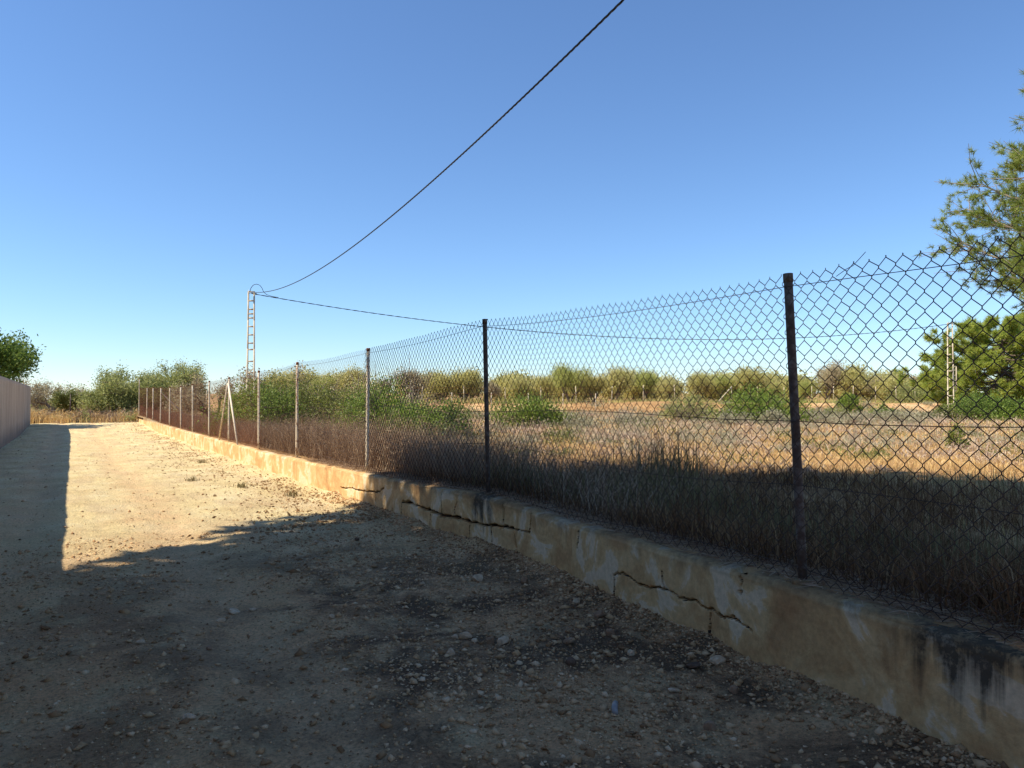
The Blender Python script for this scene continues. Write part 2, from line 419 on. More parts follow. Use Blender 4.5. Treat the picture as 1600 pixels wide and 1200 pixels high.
# ------------------------------------------------------------------ terrain
WALL_Y = [-4, 1.8, 2.5, 3.5, 4.7, 6.5, 8.2, 10.4, 20, 35, 47, 53]
WALL_X = [3.25, 3.32, 3.35, 3.46, 3.58, 3.74, 3.70, 3.68, 3.55, 3.50, 3.50, 3.42]
def wall_x(y): return np.interp(y, WALL_Y, WALL_X)
TOP_Y = [-4, 1.5, 2.9, 4.3, 5.5, 6.5, 7.3, 8.2, 9.2, 10.4, 13, 17, 21, 30, 40, 47, 53]
TOP_Z = [0.52, 0.52, 0.55, 0.53, 0.52, 0.545, 0.57, 0.535, 0.51, 0.50, 0.47, 0.44, 0.455, 0.46, 0.50, 0.60, 0.66]
def wall_top(y): return np.interp(y, TOP_Y, TOP_Z)
def lane_rise(y): return 0.26 * smooth01((np.asarray(y, dtype=float) - 38) / 14)
def lane_z(x, y):
    x = np.asarray(x, dtype=float); y = np.asarray(y, dtype=float)
    z = 0.030 * fbm(x * 0.7, y * 0.5, 3, 3) + 0.028 * fbm(x * 3.2, y * 2.8, 11, 4, 0.6)
    z = z + 0.009 * fbm(x * 17, y * 17, 23, 3, 0.7)
    wx = x + 0.10 * np.sin(y * 0.35) + 0.12 * fbm(y * 0.3, y * 0 + 2, 5, 2)
    z = z - 0.035 * np.exp(-((wx + 0.55) / 0.24) ** 2) - 0.035 * np.exp(-((wx - 1.05) / 0.26) ** 2)
    d = wall_x(y) - x
    z = z + 0.075 * np.exp(-np.maximum(d, 0) / 0.28) * (0.6 + 0.9 * vnoise(y * 2.5, x * 2, 9)) * (y < 49)
    return z + lane_rise(y)
def field_z(x, y):
    x = np.asarray(x, dtype=float); y = np.asarray(y, dtype=float)
    d = x * SN + y * CS
    z = 0.42 - 0.10 * smooth01((d - 8) / 25) + 0.10 * fbm(x * 0.15, y * 0.15, 31, 3) * smooth01((x - 4) / 4) + 0.04 * fbm(x * 0.9, y * 0.9, 37, 3)
    e = x - wall_x(np.clip(y, -4, 53))
    lip = wall_top(y) + 0.004 + 0.016 * fbm(x * 6, y * 6, 33, 3) - 0.03 * np.clip(1 - (e - 0.05) / 0.05, 0, 1)
    b_ = smooth01((e - 0.25) / 0.7)
    z = np.where(e < 0.95, lip * (1 - b_) + z * b_, z)
    edge = 69 + 2.2 * fbm(x * 0.06, y * 0.06, 41, 3)
    t = smooth01((d - edge) / 2.0) * smooth01((x - 10) / 8)
    z = z + t * (1.05 + 0.25 * fbm(x * 0.08, y * 0.08, 43, 3)) + 0.012 * np.maximum(d - 72, 0) * smooth01((x - 10) / 8)
    return z

xs = np.concatenate([np.linspace(-2.3, 3.95, 250)])
ys = np.concatenate([np.linspace(-4, 0.4, 40), np.linspace(0.43, 9, 330), 9 + np.cumsum(np.linspace(0.027, 0.34, 240))])
ys = ys[ys < 53.2]
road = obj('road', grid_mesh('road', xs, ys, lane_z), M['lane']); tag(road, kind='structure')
def field_sheet(x, y):
    return field_z(x + shear(x, y), y)
def shear(x, y):
    return (wall_x(np.clip(y, -4, 53)) + 0.055 - 3.58) * np.clip(1 - (x - 3.58) / 4, 0, 1)
xs = np.concatenate([np.linspace(3.58, 4.2, 16), np.linspace(4.3, 12, 66), 12 + np.cumsum(np.linspace(0.15, 3.2, 130)), [330, 480]])
ys = np.concatenate([np.linspace(-14, 0, 30), np.linspace(0.06, 12, 200), 12 + np.cumsum(np.linspace(0.25, 2.4, 120)), [230, 320, 480]])
fm = grid_mesh('field', xs, ys, field_sheet)
co = np.zeros(len(fm.vertices) * 3, dtype=np.float32); fm.vertices.foreach_get('co', co); co = co.reshape(-1, 3)
co[:, 0] += shear(co[:, 0], co[:, 1]).astype(np.float32); fm.vertices.foreach_set('co', co.ravel()); fm.update()
field = obj('field', fm, M['field']); tag(field, kind='structure')
# raw orange earth where the terrace bank is cut
bm_ = field.data
bm_.materials.append(M['bank'])
cen = np.zeros(len(bm_.polygons) * 3, dtype=np.float32); bm_.polygons.foreach_get('center', cen); cen = cen.reshape(-1, 3)
nrm = np.zeros(len(bm_.polygons) * 3, dtype=np.float32); bm_.polygons.foreach_get('normal', nrm); nrm = nrm.reshape(-1, 3)
dd = cen[:, 0] * SN + cen[:, 1] * CS
bm_.polygons.foreach_set('material_index', ((dd > 65) & (dd < 74) & (nrm[:, 2] < 0.985) & (fbm(cen[:, 0] * 0.11, cen[:, 1] * 0.11, 45, 3) > 0.06)).astype(np.int32))
verge = obj('verge', grid_mesh('verge', np.concatenate([np.linspace(-120, -12, 20), np.linspace(-11, 3.6, 40)]), np.concatenate([np.linspace(53.1, 75, 40), np.linspace(78, 300, 20)]),
            lambda x, y: 0.25 + 0.05 * fbm(x * 0.5, y * 0.5, 51, 3) + 0.12 * smooth01((y - 54) / 3) - 0.9 * smooth01((y - 66) / 30)), M['field']); tag(verge, kind='structure')
yard = obj('yard', grid_mesh('yard', np.linspace(-60, -2.25, 20), np.linspace(-40, 53.2, 20), lambda x, y: -0.03 + 0 * x), M['ground']); tag(yard, kind='structure')
g = MB(); g.add([(-3000, -3000, -0.75), (3000, -3000, -0.75), (3000, 3000, -0.75), (-3000, 3000, -0.75)], [(0, 1, 2, 3)])
tag(g.build('ground', M['ground']), kind='structure')

# ------------------------------------------------------------------ boundary wall on the left
lw = empty('boundary_wall', (-2.2, 53, 0))
tag(lw, 'tall grey-beige rendered boundary wall along the left of the lane', 'wall')
g = MB()
yy = np.concatenate([np.arange(-14, 50.5, 0.45), [50.6]])
zz = np.array([-0.15, 0.0, 0.15, 0.4, 0.8, 1.3, 1.8, 2.2, 2.36, 2.385])
Yg, Zg = np.meshgrid(yy, zz, indexing='ij')
Xg = -2.05 + 0.012 * fbm(Yg * 0.8, Zg * 1.5, 61, 3)
Xg = np.where(Zg > 2.37, -2.075, Xg)
V = np.stack([Xg + 2.2, Yg - 53, Zg + 0.006 * fbm(Yg * 2, Zg, 63, 2) * (Zg > 2.3)], -1).reshape(-1, 3)
ny, nz = len(yy), len(zz)
i = np.arange(ny - 1)[:, None] * nz; j = np.arange(nz - 1)[None, :]
g.add(V, np.stack([i + j, i + nz + j, i + nz + j + 1, i + j + 1], -1).reshape(-1, 4))
g.box((0.02 + 0.003, -34.7, 1.12), (0.22, 64.59, 2.52))
g.build('render_face', M['boundary'], lw)

# ------------------------------------------------------------------ cracked low wall under the fence
low = empty('low_retaining_wall', (3.5, 0, 0))
tag(low, 'low ochre plastered wall, cracked and stained, carrying the wire fence', 'wall')
# crack lines as (distance along the lane, height, width)
CR = [([(11.82, .191), (11.4, .235), (11.01, .235), (10.7, .25), (10.29, .286), (10.12, .30), (9.97, .388)], .016),
      ([(10.29, .286), (10.29, -.05)], .009),
      ([(9.28, .256), (9.0, .275), (8.76, .262), (8.5, .255), (8.2, .236), (8.1, .234), (7.8, .262), (7.41, .267)], .030),
      ([(9.30, .25), (9.37, -.05)], .010),
      ([(8.1, .234), (8.08, .30), (8.1, .38), (8.09, .6)], .016),
      ([(7.41, .267), (7.2, .26), (6.95, .282), (6.67, .308), (6.48, .304), (6.46, .2), (6.42, .1), (6.43, -.05)], .024),
      ([(8.42, .216), (8.44, .1), (8.42, -.05)], .008),
      ([(6.7, .70), (6.7, .45), (6.7, .316)], .020),
      ([(6.7, .316), (6.4, .315), (6.15, .329), (6.12, .45), (6.11, .70)], .012),
      ([(4.7, -.05), (4.69, .12), (4.7, .242), (4.58, .272), (4.47, .268), (4.36, .235), (4.26, .243), (4.05, .268), (3.89, .255), (3.7, .265), (3.56, .255)], .009),
      ([(3.56, .255), (3.45, .235), (3.35, .25), (3.2, .235)], .006),
      ([(3.56, .255), (3.57, .12), (3.55, -.05)], .010),
      ([(3.29, .7), (3.29, .50), (3.30, .415)], .020),
      ([(7.41, .26), (7.42, .12), (7.40, -.05)], .005),
      ([(6.95, .28), (6.93, .1), (6.94, -.05)], .004),
      ([(9.62, .16), (9.65, -.05)], .006),
      ([(5.25, .70), (5.24, .45), (5.26, .33)], .005),
      ([(4.05, .268), (4.06, .38)], .004), ([(7.75, .26), (7.76, .37), (7.70, .44)], .005)]
sy = np.concatenate([np.linspace(-4, 1.35, 60), np.arange(1.4, 3.1, 0.008), np.arange(3.1, 12.2, 0.0075), 12.25 + np.cumsum(np.linspace(0.03, 0.16, 380))])
sy = sy[sy < 53.0]
tt = np.concatenate([np.linspace(-0.10, 0.97, 84)])           # fraction of the way up the face
def crack_field(S, H):
    """how far (0..1) a point lies inside a crack"""
    out = np.zeros_like(S)
    for pts, w in CR:
        p = np.array(pts)
        lo, hi = p[:, 0].min() - 0.1, p[:, 0].max() + 0.1
        msk = (S > lo) & (S < hi)
        if not msk.any(): continue
        s = S[msk]; h = H[msk]
        js = s + 0.030 * fbm(s * 11, h * 11, 71, 5, 0.85); jh = h + 0.030 * fbm(s * 11, h * 11, 73, 5, 0.85)
        best = np.full(s.shape, 9.0)
        for a, b in zip(p[:-1], p[1:]):
            ab = b - a; L2 = (ab ** 2).sum()
            t = np.clip(((js - a[0]) * ab[0] + (jh - a[1]) * ab[1]) / L2, 0, 1)
            best = np.minimum(best, np.hypot(js - a[0] - t * ab[0], jh - a[1] - t * ab[1]))
        ww = w * (0.25 + 0.8 * vnoise(s * 6, h * 6, 77) + 0.9 * vnoise(s * 23, h * 23, 78) ** 2)
        out[msk] = np.maximum(out[msk], np.clip(1.35 - best / np.maximum(ww * 0.6, 0.0045), 0, 1))
    return out
S, T = np.meshgrid(sy, tt, indexing='ij')
TOPS = wall_top(S) + 0.010 * fbm(S * 3, S * 0, 79, 3)
Hh = T * TOPS
cf = crack_field(S, Hh)
body = np.clip(cf * 2, 0, 1)
# split the face into the pieces the cracks leave
from collections import deque
lab = -np.ones(S.shape, dtype=int)
free = cf < 0.25
nlab = 0; sizes = []
NI, NJ = S.shape
for i0 in range(0, NI, 6):
    for j0 in range(0, NJ, 6):
        if not free[i0, j0] or lab[i0, j0] >= 0: continue
        dq = deque([(i0, j0)]); lab[i0, j0] = nlab; n = 0
        while dq:
            a, b = dq.popleft(); n += 1
            if a > 0 and free[a-1, b] and lab[a-1, b] < 0: lab[a-1, b] = nlab; dq.append((a-1, b))
            if a < NI-1 and free[a+1, b] and lab[a+1, b] < 0: lab[a+1, b] = nlab; dq.append((a+1, b))
            if b > 0 and free[a, b-1] and lab[a, b-1] < 0: lab[a, b-1] = nlab; dq.append((a, b-1))
            if b < NJ-1 and free[a, b+1] and lab[a, b+1] < 0: lab[a, b+1] = nlab; dq.append((a, b+1))
        sizes.append(n); nlab += 1
big = [k for k in range(nlab) if sizes[k] > 250]
for k in range(nlab):
    if k not in big: lab[lab == k] = -1
for _ in range(60):                                     # crack cells join a neighbour
    m0 = lab < 0
    if not m0.any(): break
    for ax, sh in ((0, 1), (0, -1), (1, 1), (1, -1)):
        r = np.roll(lab, sh, axis=ax)
        take = (lab < 0) & (r >= 0)
        lab[take] = r[take]
lab[lab < 0] = big[0]
rg = np.random.RandomState(5)
offs = {k: rg.uniform(-0.012, 0.008) for k in big}
main = max(big, key=lambda k: sizes[k]); offs[main] = 0.0
OFF = np.vectorize(lambda q: offs.get(q, 0.0))(lab)
FX = wall_x(S) + 0.010 * fbm(S * 1.6, Hh * 3, 83, 3) + 0.004 * fbm(S * 9, Hh * 9, 85, 3) + OFF * 0.8 + 0.085 * np.clip(cf * 1.7, 0, 1)
FX = FX - 0.012 * np.clip((0.12 - T) / 0.2, 0, 1)
FX = FX + 0.020 * np.clip((T - 0.93) / 0.05, 0, 1) ** 2 * (0.5 + vnoise(S * 7, S * 0, 87))
P = np.stack([FX - 3.5, S, Hh], -1)
cell = lab[:-1, :-1]
for k in big:
    ii, jj = np.nonzero(cell == k)
    if len(ii) == 0: continue
    q = np.stack([ii * NJ + jj, ii * NJ + jj + 1, (ii + 1) * NJ + jj + 1, (ii + 1) * NJ + jj], 1)
    used, inv = np.unique(q, return_inverse=True)
    wp = mesh_np('wall_piece', P.reshape(-1, 3)[used], inv.reshape(-1, 4), True)
    wp.materials.append(M['plaster']); wp.materials.append(M['crack_shade'])
    deep = cf.reshape(-1)[q].mean(axis=1) > 0.42
    wp.polygons.foreach_set('material_index', deep.astype(np.int32))
    obj('wall_piece', wp, M['plaster'], low)
# rough mortar top and the back of the wall
cy = np.concatenate([np.arange(-4, 13, 0.035), np.arange(13, 52.98, 0.12)])
prof = [(0.0, -0.022), (0.010, -0.002), (0.06, 0.006), (0.12, 0.010), (0.17, 0.004), (0.21, -0.012), (0.23, -0.30)]
rows = []
for k, (dx, dz) in enumerate(prof):
    tp = wall_top(cy) + 0.010 * fbm(cy * 3, cy * 0, 79, 3)
    notch = 0.10 * np.exp(-((cy - 3.29) / 0.030) ** 2) * (k < 4) + 0.03 * np.exp(-((cy - 6.7) / 0.02) ** 2) * (k < 3) + 0.03 * np.exp(-((cy - 8.1) / 0.02) ** 2) * (k < 3)
    rows.append(np.stack([wall_x(cy) + dx + 0.010 * fbm(cy * 5, cy * 0 + k, 89, 3) - 3.5 + (0.004 if k == 0 else 0), cy, tp + dz + 0.010 * fbm(cy * 8, cy * 0 + k * 0.7, 91, 3) - notch], -1))
V = np.stack(rows, 1).reshape(-1, 3); n = len(prof)
i = np.arange(len(cy) - 1)[:, None] * n; j = np.arange(n - 1)[None, :]
g = MB(); g.add(V, np.stack([i + j, i + j + 1, i + n + j + 1, i + n + j], -1).reshape(-1, 4))
# solid core behind the cracks and the end of the wall
for a, b in zip(np.arange(-3.9, 52.2, 1.1), np.arange(-2.8, 53.3, 1.1)):
    b = min(b, 52.95)
    m_ = (a + b) / 2; ang = math.atan2(float(wall_x(b) - wall_x(a)), b - a)
    g.box((float(wall_x(m_)) - 3.5 + 0.15, m_, 0.16), (0.12, b - a, float(wall_top(m_)) * 2 * 0.75 - 0.34), -ang)
tpe = float(wall_top(52.97))
g.box((float(wall_x(52.97)) - 3.5 + 0.113, 52.975, tpe / 2 - 0.06), (0.215, 0.03, tpe + 0.08))
g.build('mortar_top', M['plaster'], low)

# ------------------------------------------------------------------ chain link fence
fence = empty('chain_link_fence', (3.6, 0, 0.5))
tag(fence, 'long rusty chain-link fence on steel posts set in the low wall', 'fence')
FO = np.array([3.6, 0, 0.5])
POST_Y = [-1.0, 2.90, 7.22, 10.95, 14.85, 18.1, 21.8, 25.2, 28.8, 32.1, 36.0, 40.0, 44.0, 47.6, 52.6]
POST_T = [2.22, 2.27, 2.43, 2.335, 2.295, 2.25, 2.20, 2.18, 2.15, 2.14, 2.16, 2.22, 2.28, 2.34, 2.40]
def fx(y): return wall_x(y) + 0.115
def ftop(y): return np.interp(y, POST_Y, POST_T)
prng = random.Random(4)
LEAN = {1: 0.095, 2: 0.085, 0: 0.05}
for k, (y, t) in enumerate(zip(POST_Y, POST_T)):
    b = float(wall_top(y)) - 0.05
    ln = LEAN.get(k, prng.uniform(-0.03, 0.05)); lx = prng.uniform(-0.015, 0.02)
    base = np.array([fx(y), y - 0.0, b]); top = np.array([fx(y) + lx, y + ln, t])
    if k == len(POST_Y) - 1: top[2] = 2.95
    ts = np.linspace(0, 1, 7)[:, None]
    g = MB(); g.tube(base + (top - base) * ts - FO, 0.0245, 12)
    p = g.build('post', M['post_dark'] if k in (0, 1, 2) else M['post'], fence, True)
    if k in (0, 1, 2): p['label'] = 'steel post coloured dark brown for the shade on it'
    g = MB(); dv = (top - base) / np.linalg.norm(top - base)
    g.tube([top - dv * 0.045 - FO, top + dv * 0.004 - FO, top + dv * 0.0045 - FO], [0.0275, 0.0275, 0.020], 12)
    g.build('post_cap', M['post_dark'] if k in (0, 1, 2) else M['rust_cap'], p, True)
    g = MB()
    for q in range(9):
        a = q / 9 * 2 * math.pi; r = 0.085 * prng.uniform(0.7, 1.2)
        g.box((fx(y) + 0.02 * math.cos(a) - FO[0], y + r * 0.6 * math.sin(a), b + 0.05 - FO[2] + prng.uniform(-.01, .006)), (0.09, 0.10, 0.03), a)
    g.build('mortar_footing', M['plaster'], p)
# raking struts each side of the post at 21.8 m
for s_, ln in ((-1, 1.55), (1, 1.25)):
    g = MB(); g.tube([np.array([fx(21.8) - 0.03, 21.8 + s_ * 0.05, 2.02]) - FO, np.array([fx(21.8 + s_ * ln) - 0.05, 21.8 + s_ * ln, 0.44]) - FO], 0.024, 8)
    g.build('strut', M['post'], fence, True)
g = MB(); g.tube([np.array([fx(40) + 0.03, 40.0, 1.95]) - FO, np.array([fx(40) + 1.6, 41.2, 0.5]) - FO], 0.024, 8)
g.build('strut', M['post'], fence, True)

CW, LV = 0.0445, 0.0475     # half diamond width and height
def lean_at(y):
    return np.interp(y, POST_Y, [LEAN.get(k, 0.01) for k in range(len(POST_Y))])
def zig_mesh(y0, y1, cw, lv, rad, zlow, ztop, nside, seed, xoff=0.0, wob=1.0, knuckle=False):
    k0 = int(math.ceil(y0 / cw)); k1 = int(math.floor(y1 / cw))
    ks = np.arange(k0, k1 + 1)
    nl = int(round((np.mean(ztop(np.array([y0, y1]))) - np.mean(zlow(np.array([y0, y1])))) / lv))
    js = np.arange(nl + 1)
    K, J = np.meshgrid(ks, js, indexing='ij')
    if knuckle:
        K = np.repeat(K, 2, axis=1); J = np.repeat(J, 2, axis=1)
        dz = np.tile(np.array([-1.0, 1.0]), len(js))[None, :] * lv * 0.13
        dz[:, 0] = 0.0; dz[:, -1] = 0.004
    else: dz = 0.0
    sgn = np.where((K + J) % 2 == 0, 1.0, -1.0)
    s = K * cw
    f = J / nl
    zl = zlow(s); zt = ztop(s)
    s2 = s + sgn * cw * 0.492
    s2 = s2 + wob * (0.020 * fbm(s2 * 0.9, f * 2.2, 101 + seed, 3) + 0.006 * fbm(s2 * 6, f * 9, 103 + seed, 2)) + lean_at(s) * f
    z = zl + (zt - zl) * f + dz + wob * (0.016 * fbm(s2 * 1.1 + 7, f * 3, 107 + seed, 3) + 0.005 * fbm(s2 * 7, f * 10, 109 + seed, 2))
    x = fx(s) - 0.033 + xoff + wob * 0.022 * fbm(s2 * 0.8, f * 2, 113 + seed, 3) * np.sin(np.pi * np.clip(f, 0, 1)) + sgn * rad * 0.8
    P = np.stack([x, s2, z], -1)
    t = np.gradient(P, axis=1)
    t /= np.linalg.norm(t, axis=2)[..., None]
    a = np.array([1.0, 0, 0]); bv = np.cross(t, a); bv /= np.linalg.norm(bv, axis=2)[..., None]
    ang = np.arange(nside) / nside * 2 * math.pi
    R = P[:, :, None, :] + rad * (a * np.cos(ang)[None, None, :, None] + bv[:, :, None, :] * np.sin(ang)[None, None, :, None])
    nk, nj = P.shape[:2]
    base = (np.arange(nk)[:, None, None] * nj + np.arange(nj - 1)[None, :, None]) * nside
    q = np.arange(nside)[None, None, :]; q2 = (q + 1) % nside
    F = np.stack([base + q, base + q2, base + nside + q2, base + nside + q], -1).reshape(-1, 4)
    return R.reshape(-1, 3) - FO, F
for k in range(len(POST_Y) - 1):
    y0, y1 = POST_Y[k], POST_Y[k + 1]
    near = k < 5
    lowf = lambda s: wall_top(s) + 0.015
    topf = lambda s: ftop(s) - 0.006 - 0.02 * np.sin(np.pi * np.clip((s - y0) / (y1 - y0), 0, 1))
    v, f = zig_mesh(y0, y1, CW, LV, 0.0024 if k < 3 else (0.0015 if k < 5 else 0.0012), lowf, topf, 4 if k < 3 else 3, k, 0.0 if k < 3 else 0.066, 1.0, k < 4)
    wm = M['wire'] if k < 5 else M['wire_rust']
    o = obj('wire_mesh', mesh_np('wire_mesh', v, f), wm, fence)
    if k >= 5:
        v, f = zig_mesh(y0, y1, 0.030, 0.032, 0.0011, lowf, lambda s: wall_top(s) + 0.62 + 0.05 * np.sin(s), 3, 40 + k, 0.075)
        o = obj('lower_wire_mesh', mesh_np('lower_wire_mesh', v, f), M['wire_rust'], fence)
# line wires
for zoff, zfix, rad in ((-0.075, None, 0.002), (None, 1.47, 0.0022), (None, 1.08, 0.0018), (None, 0.62, 0.002)):
    pts = []
    for a, b in zip(POST_Y[:-1], POST_Y[1:]):
        for u in np.linspace(0, 1, 9)[:-1]:
            y = a + (b - a) * u
            z = ftop(y) + zoff if zfix is None else zfix + 0.03 * math.sin(y * 1.3 + zfix * 5)
            fr = (z - 0.5) / 1.7
            pts.append((fx(y) - 0.028, y + lean_at(y) * fr, z - 0.03 * math.sin(math.pi * u)))
    g = MB(); g.tube(np.array(pts) - FO, rad, 4, False)
    g.build('line_wire', M['wire'], fence)
# wire ties and a sprung end sticking up
g = MB(); g.tube(np.array([(fx(2.55) - 0.03, 2.62, 2.20), (fx(2.5) - 0.04, 2.55, 2.225), (fx(2.45) - 0.05, 2.50, 2.235), (fx(2.4) - 0.06, 2.42, 2.29)]) - FO, 0.002, 4, False)
g.build('loose_wire', M['wire'], fence)

# fence that turns the corner at the far end
rf = empty('return_fence', (3.6, 52.6, 0.4))
tag(rf, 'thin fence with pale posts turning the far corner of the field', 'fence')
RO = np.array([3.6, 52.6, 0.4])
rp = [np.array([3.9 + 3.4 * k + 0.25 * k, 53.2 + 0.25 * k, 0.3]) for k in range(1, 11)]
for k, p in enumerate(rp):
    g = MB(); g.tube([p - RO, p + np.array([0.02, 0, 1.0]) - RO, p + np.array([0.03, 0.01, 1.95]) - RO], 0.028, 8)
    g.build('post', M['post'], rf, True)
g = MB(); g.tube([rp[2] + np.array([0, 0, 1.7]) - RO, rp[2] + np.array([1.2, 0.1, 0.0]) - RO], 0.024, 6)
g.build('strut', M['post'], rf, True)
for z in (0.5, 1.1, 1.85):
    g = MB(); g.tube([p + np.array([0, -0.03, z]) - RO for p in rp], 0.004, 4, False); g.build('line_wire', M['wire_rust'], rf)

# ------------------------------------------------------------------ power poles and cables
def ladder_pole(name, base, height, rung_h, rz, w0, w1, depth=0.10, rail=0.075):
    r = empty(name, base); r.rotation_euler = (0, 0, rz)
    for s_ in (-1, 1):
        g = MB()
        zs_ = np.linspace(-0.4, height, 6)
        for a, b in zip(zs_[:-1], zs_[1:]):
            wa = (w0 + (w1 - w0) * max(a, 0) / height) / 2; wb = (w0 + (w1 - w0) * b / height) / 2
            v = []
            for (z, w) in ((a, wa), (b, wb)):
                xa, xb = s_ * w - rail / 2, s_ * w + rail / 2
                v += [(xa, -depth / 2, z), (xb, -depth / 2, z), (xb, depth / 2, z), (xa, depth / 2, z)]
            g.add(v, [(0, 1, 5, 4), (1, 2, 6, 5), (2, 3, 7, 6), (3, 0, 4, 7), (4, 5, 6, 7)])
        g.build('rail', M['concrete'], r)
    for h_ in rung_h:
        w = w0 + (w1 - w0) * h_ / height
        g = MB(); g.box((0, 0, h_), (w - rail + 0.004, depth * 0.85, 0.07)); g.build('rung', M['concrete'], r)
    g = MB(); g.box((0, 0, height + 0.012), (w1 + rail, depth * 1.15, 0.05)); g.build('cap', M['concrete'], r)
    g = MB(); g.tube([(-w1 / 2, -0.09, height - 0.10), (0.0, -0.12, height - 0.06), (w1 / 2 + 0.14, -0.10, height - 0.08)], 0.018, 6)
    g.tube([(-w1 / 2 + 0.03, -0.10, height - 0.32), (-w1 / 2 + 0.03, -0.10, height + 0.10)], 0.016, 6)
    g.build('bracket', M['steel'], r)
    return r
p1 = at(391.5, 38.0); P1H = 6.97
rh = [1.55 + (627 - y) * 38 / 1200 - 0.32 for y in (469.5, 483, 490, 496.5, 510, 523, 536, 546, 564.5, 582)] + [2.1, 1.5, 0.9]
pole = ladder_pole('power_pole', (p1[0], p1[1], 0.32), P1H - 0.32, rh, -YAW + math.radians(14), 0.36, 0.27)
tag(pole, 'pale concrete ladder-like power pole with cable loop, beyond the fence at left', 'power pole', 'lattice power poles')
p2 = at(1485.5, 52.0); P2H = 6.85
pole2 = ladder_pole('power_pole', (p2[0], p2[1], 0.3), P2H - 0.3, [0.5 + 0.56 * k for k in range(11)], -YAW + math.radians(-12), 0.38, 0.29, 0.09, 0.055)
tag(pole2, 'pale concrete lattice power pole standing before the pine at right', 'power pole', 'lattice power poles')
for x_ in (0.36,):
    g = MB()
    g.box((x_, 0.02, 2.75), (0.05, 0.08, 1.7))
    for z_ in (1.95, 2.3, 2.65, 3.0, 3.35, 3.6): g.box((x_ - 0.085, 0.02, z_), (0.118, 0.07, 0.06))
    g.build('side_ladder', M['concrete'], pole2)
P3 = (4.42, -4.6)
pole3 = ladder_pole('power_pole', (P3[0], P3[1], 0.4), 7.0, [0.5 + 0.56 * k for k in range(11)], 0.1, 0.36, 0.27)
tag(pole3, 'pale concrete lattice power pole behind the viewpoint beside the fence', 'power pole', 'lattice power poles')

def strands(name, pts, strand_r, coil_r, pitch, m, n=3, sides=5):
    pts = np.asarray(pts, dtype=float)
    seg = np.r_[0, np.cumsum(np.linalg.norm(np.diff(pts, axis=0), axis=1))]
    t = np.gradient(pts, axis=0); t /= np.linalg.norm(t, axis=1)[:, None]
    up = np.array([0, 0, 1.0]); a = np.cross(t, up); a /= np.linalg.norm(a, axis=1)[:, None]; b = np.cross(a, t)
    o0 = pts[0]
    r = empty(name, o0)
    for k in range(n):
        ph = seg / pitch * 2 * math.pi + k * 2 * math.pi / n
        q = pts + coil_r * (a * np.cos(ph)[:, None] + b * np.sin(ph)[:, None])
        g = MB(); g.tube(q - o0, strand_r, sides, False); g.build('strand', m, r, True)
    return r
A = np.array([p1[0], p1[1]]); B = np.array([5.2, 6.8])
s_ = np.linspace(0.0, 1.345, 1500)
plan = A[None, :] + (B - A)[None, :] * s_[:, None]
hgt = 5.45 + 3.72 * (s_ - 0.64) ** 2
pts = np.column_stack([plan, hgt]); pts[:, 0] += 0.0
c = strands('overhead_cable', pts, 0.0085, 0.0065, 0.40, M['cable'])
tag(c, 'thick twisted black overhead cable rising from the left pole to the top edge', 'cable', 'overhead cables')
A3 = np.array([p1[0], p1[1], P1H - 0.07]); B3 = np.array([p2[0], p2[1], P2H - 0.05])
u = np.linspace(0, 1, 240)
pts = A3[None, :] * (1 - u[:, None]) + B3[None, :] * u[:, None]
pts[:, 2] -= 4 * 1.62 * u * (1 - u)
c = strands('overhead_cable', pts, 0.012, 0.012, 0.9, M['cable'], 2, 4)
tag(c, 'thin sagging black cable strung between the two concrete poles behind the fence', 'cable', 'overhead cables')
# jumper loop over the pole top
e1 = np.array([math.cos(-YAW), math.sin(-YAW), 0]); b0 = np.array([p1[0], p1[1], P1H])
loop = [(-0.06, -0.02), (-0.03, 0.20), (0.10, 0.36), (0.26, 0.40), (0.42, 0.34), (0.53, 0.20), (0.60, 0.02), (0.74, -0.12), (1.0, -0.21), (1.35, -0.27)]
lp = np.array([b0 + e1 * a + np.array([0, 0, z]) for a, z in loop])
tt_ = np.linspace(0, len(lp) - 1, 60)
lpf = np.stack([np.interp(tt_, np.arange(len(lp)), lp[:, q]) for q in range(3)], 1)
for _ in range(4): lpf[1:-1] = (lpf[:-2] + lpf[1:-1] * 2 + lpf[2:]) / 4
g = MB(); g.tube(lpf - b0, 0.014, 6); o = g.build('jumper_cable', M['cable'], None, True, tuple(b0))
tag(o, 'black cable looping over the top of the left pole', 'cable', 'overhead cables')

# ------------------------------------------------------------------ vegetation builders
def leaf_quads(c, n_dir, ln, wd, rng):
    """diamond leaves: centres c (N,3), axis n_dir (N,3), lengths, widths"""
    N = len(c)
    a = n_dir / (np.linalg.norm(n_dir, axis=1)[:, None] + 1e-9)
    r = rng.normal(size=(N, 3)); s = np.cross(a, r); s /= np.linalg.norm(s, axis=1)[:, None] + 1e-9
    up = np.cross(a, s)
    ln = np.asarray(ln).reshape(-1, 1); wd = np.asarray(wd).reshape(-1, 1)
    v = np.stack([c - a * ln * 0.5, c + s * wd * 0.5 + up * wd * 0.12, c + a * ln * 0.5, c - s * wd * 0.5 + up * wd * 0.12], 1).reshape(-1, 3)
    f = np.arange(N * 4).reshape(-1, 4)
    return v, f

def needle_tris(c, d, ln, wd, rng):
    N = len(c)
    d = d / (np.linalg.norm(d, axis=1)[:, None] + 1e-9)
    s = np.cross(d, rng.normal(size=(N, 3))); s /= np.linalg.norm(s, axis=1)[:, None] + 1e-9
    ln = np.asarray(ln).reshape(-1, 1)
    v = np.stack([c - s * wd * 0.5, c + s * wd * 0.5, c + d * ln], 1).reshape(-1, 3)
    return v, np.arange(N * 3).reshape(-1, 3)

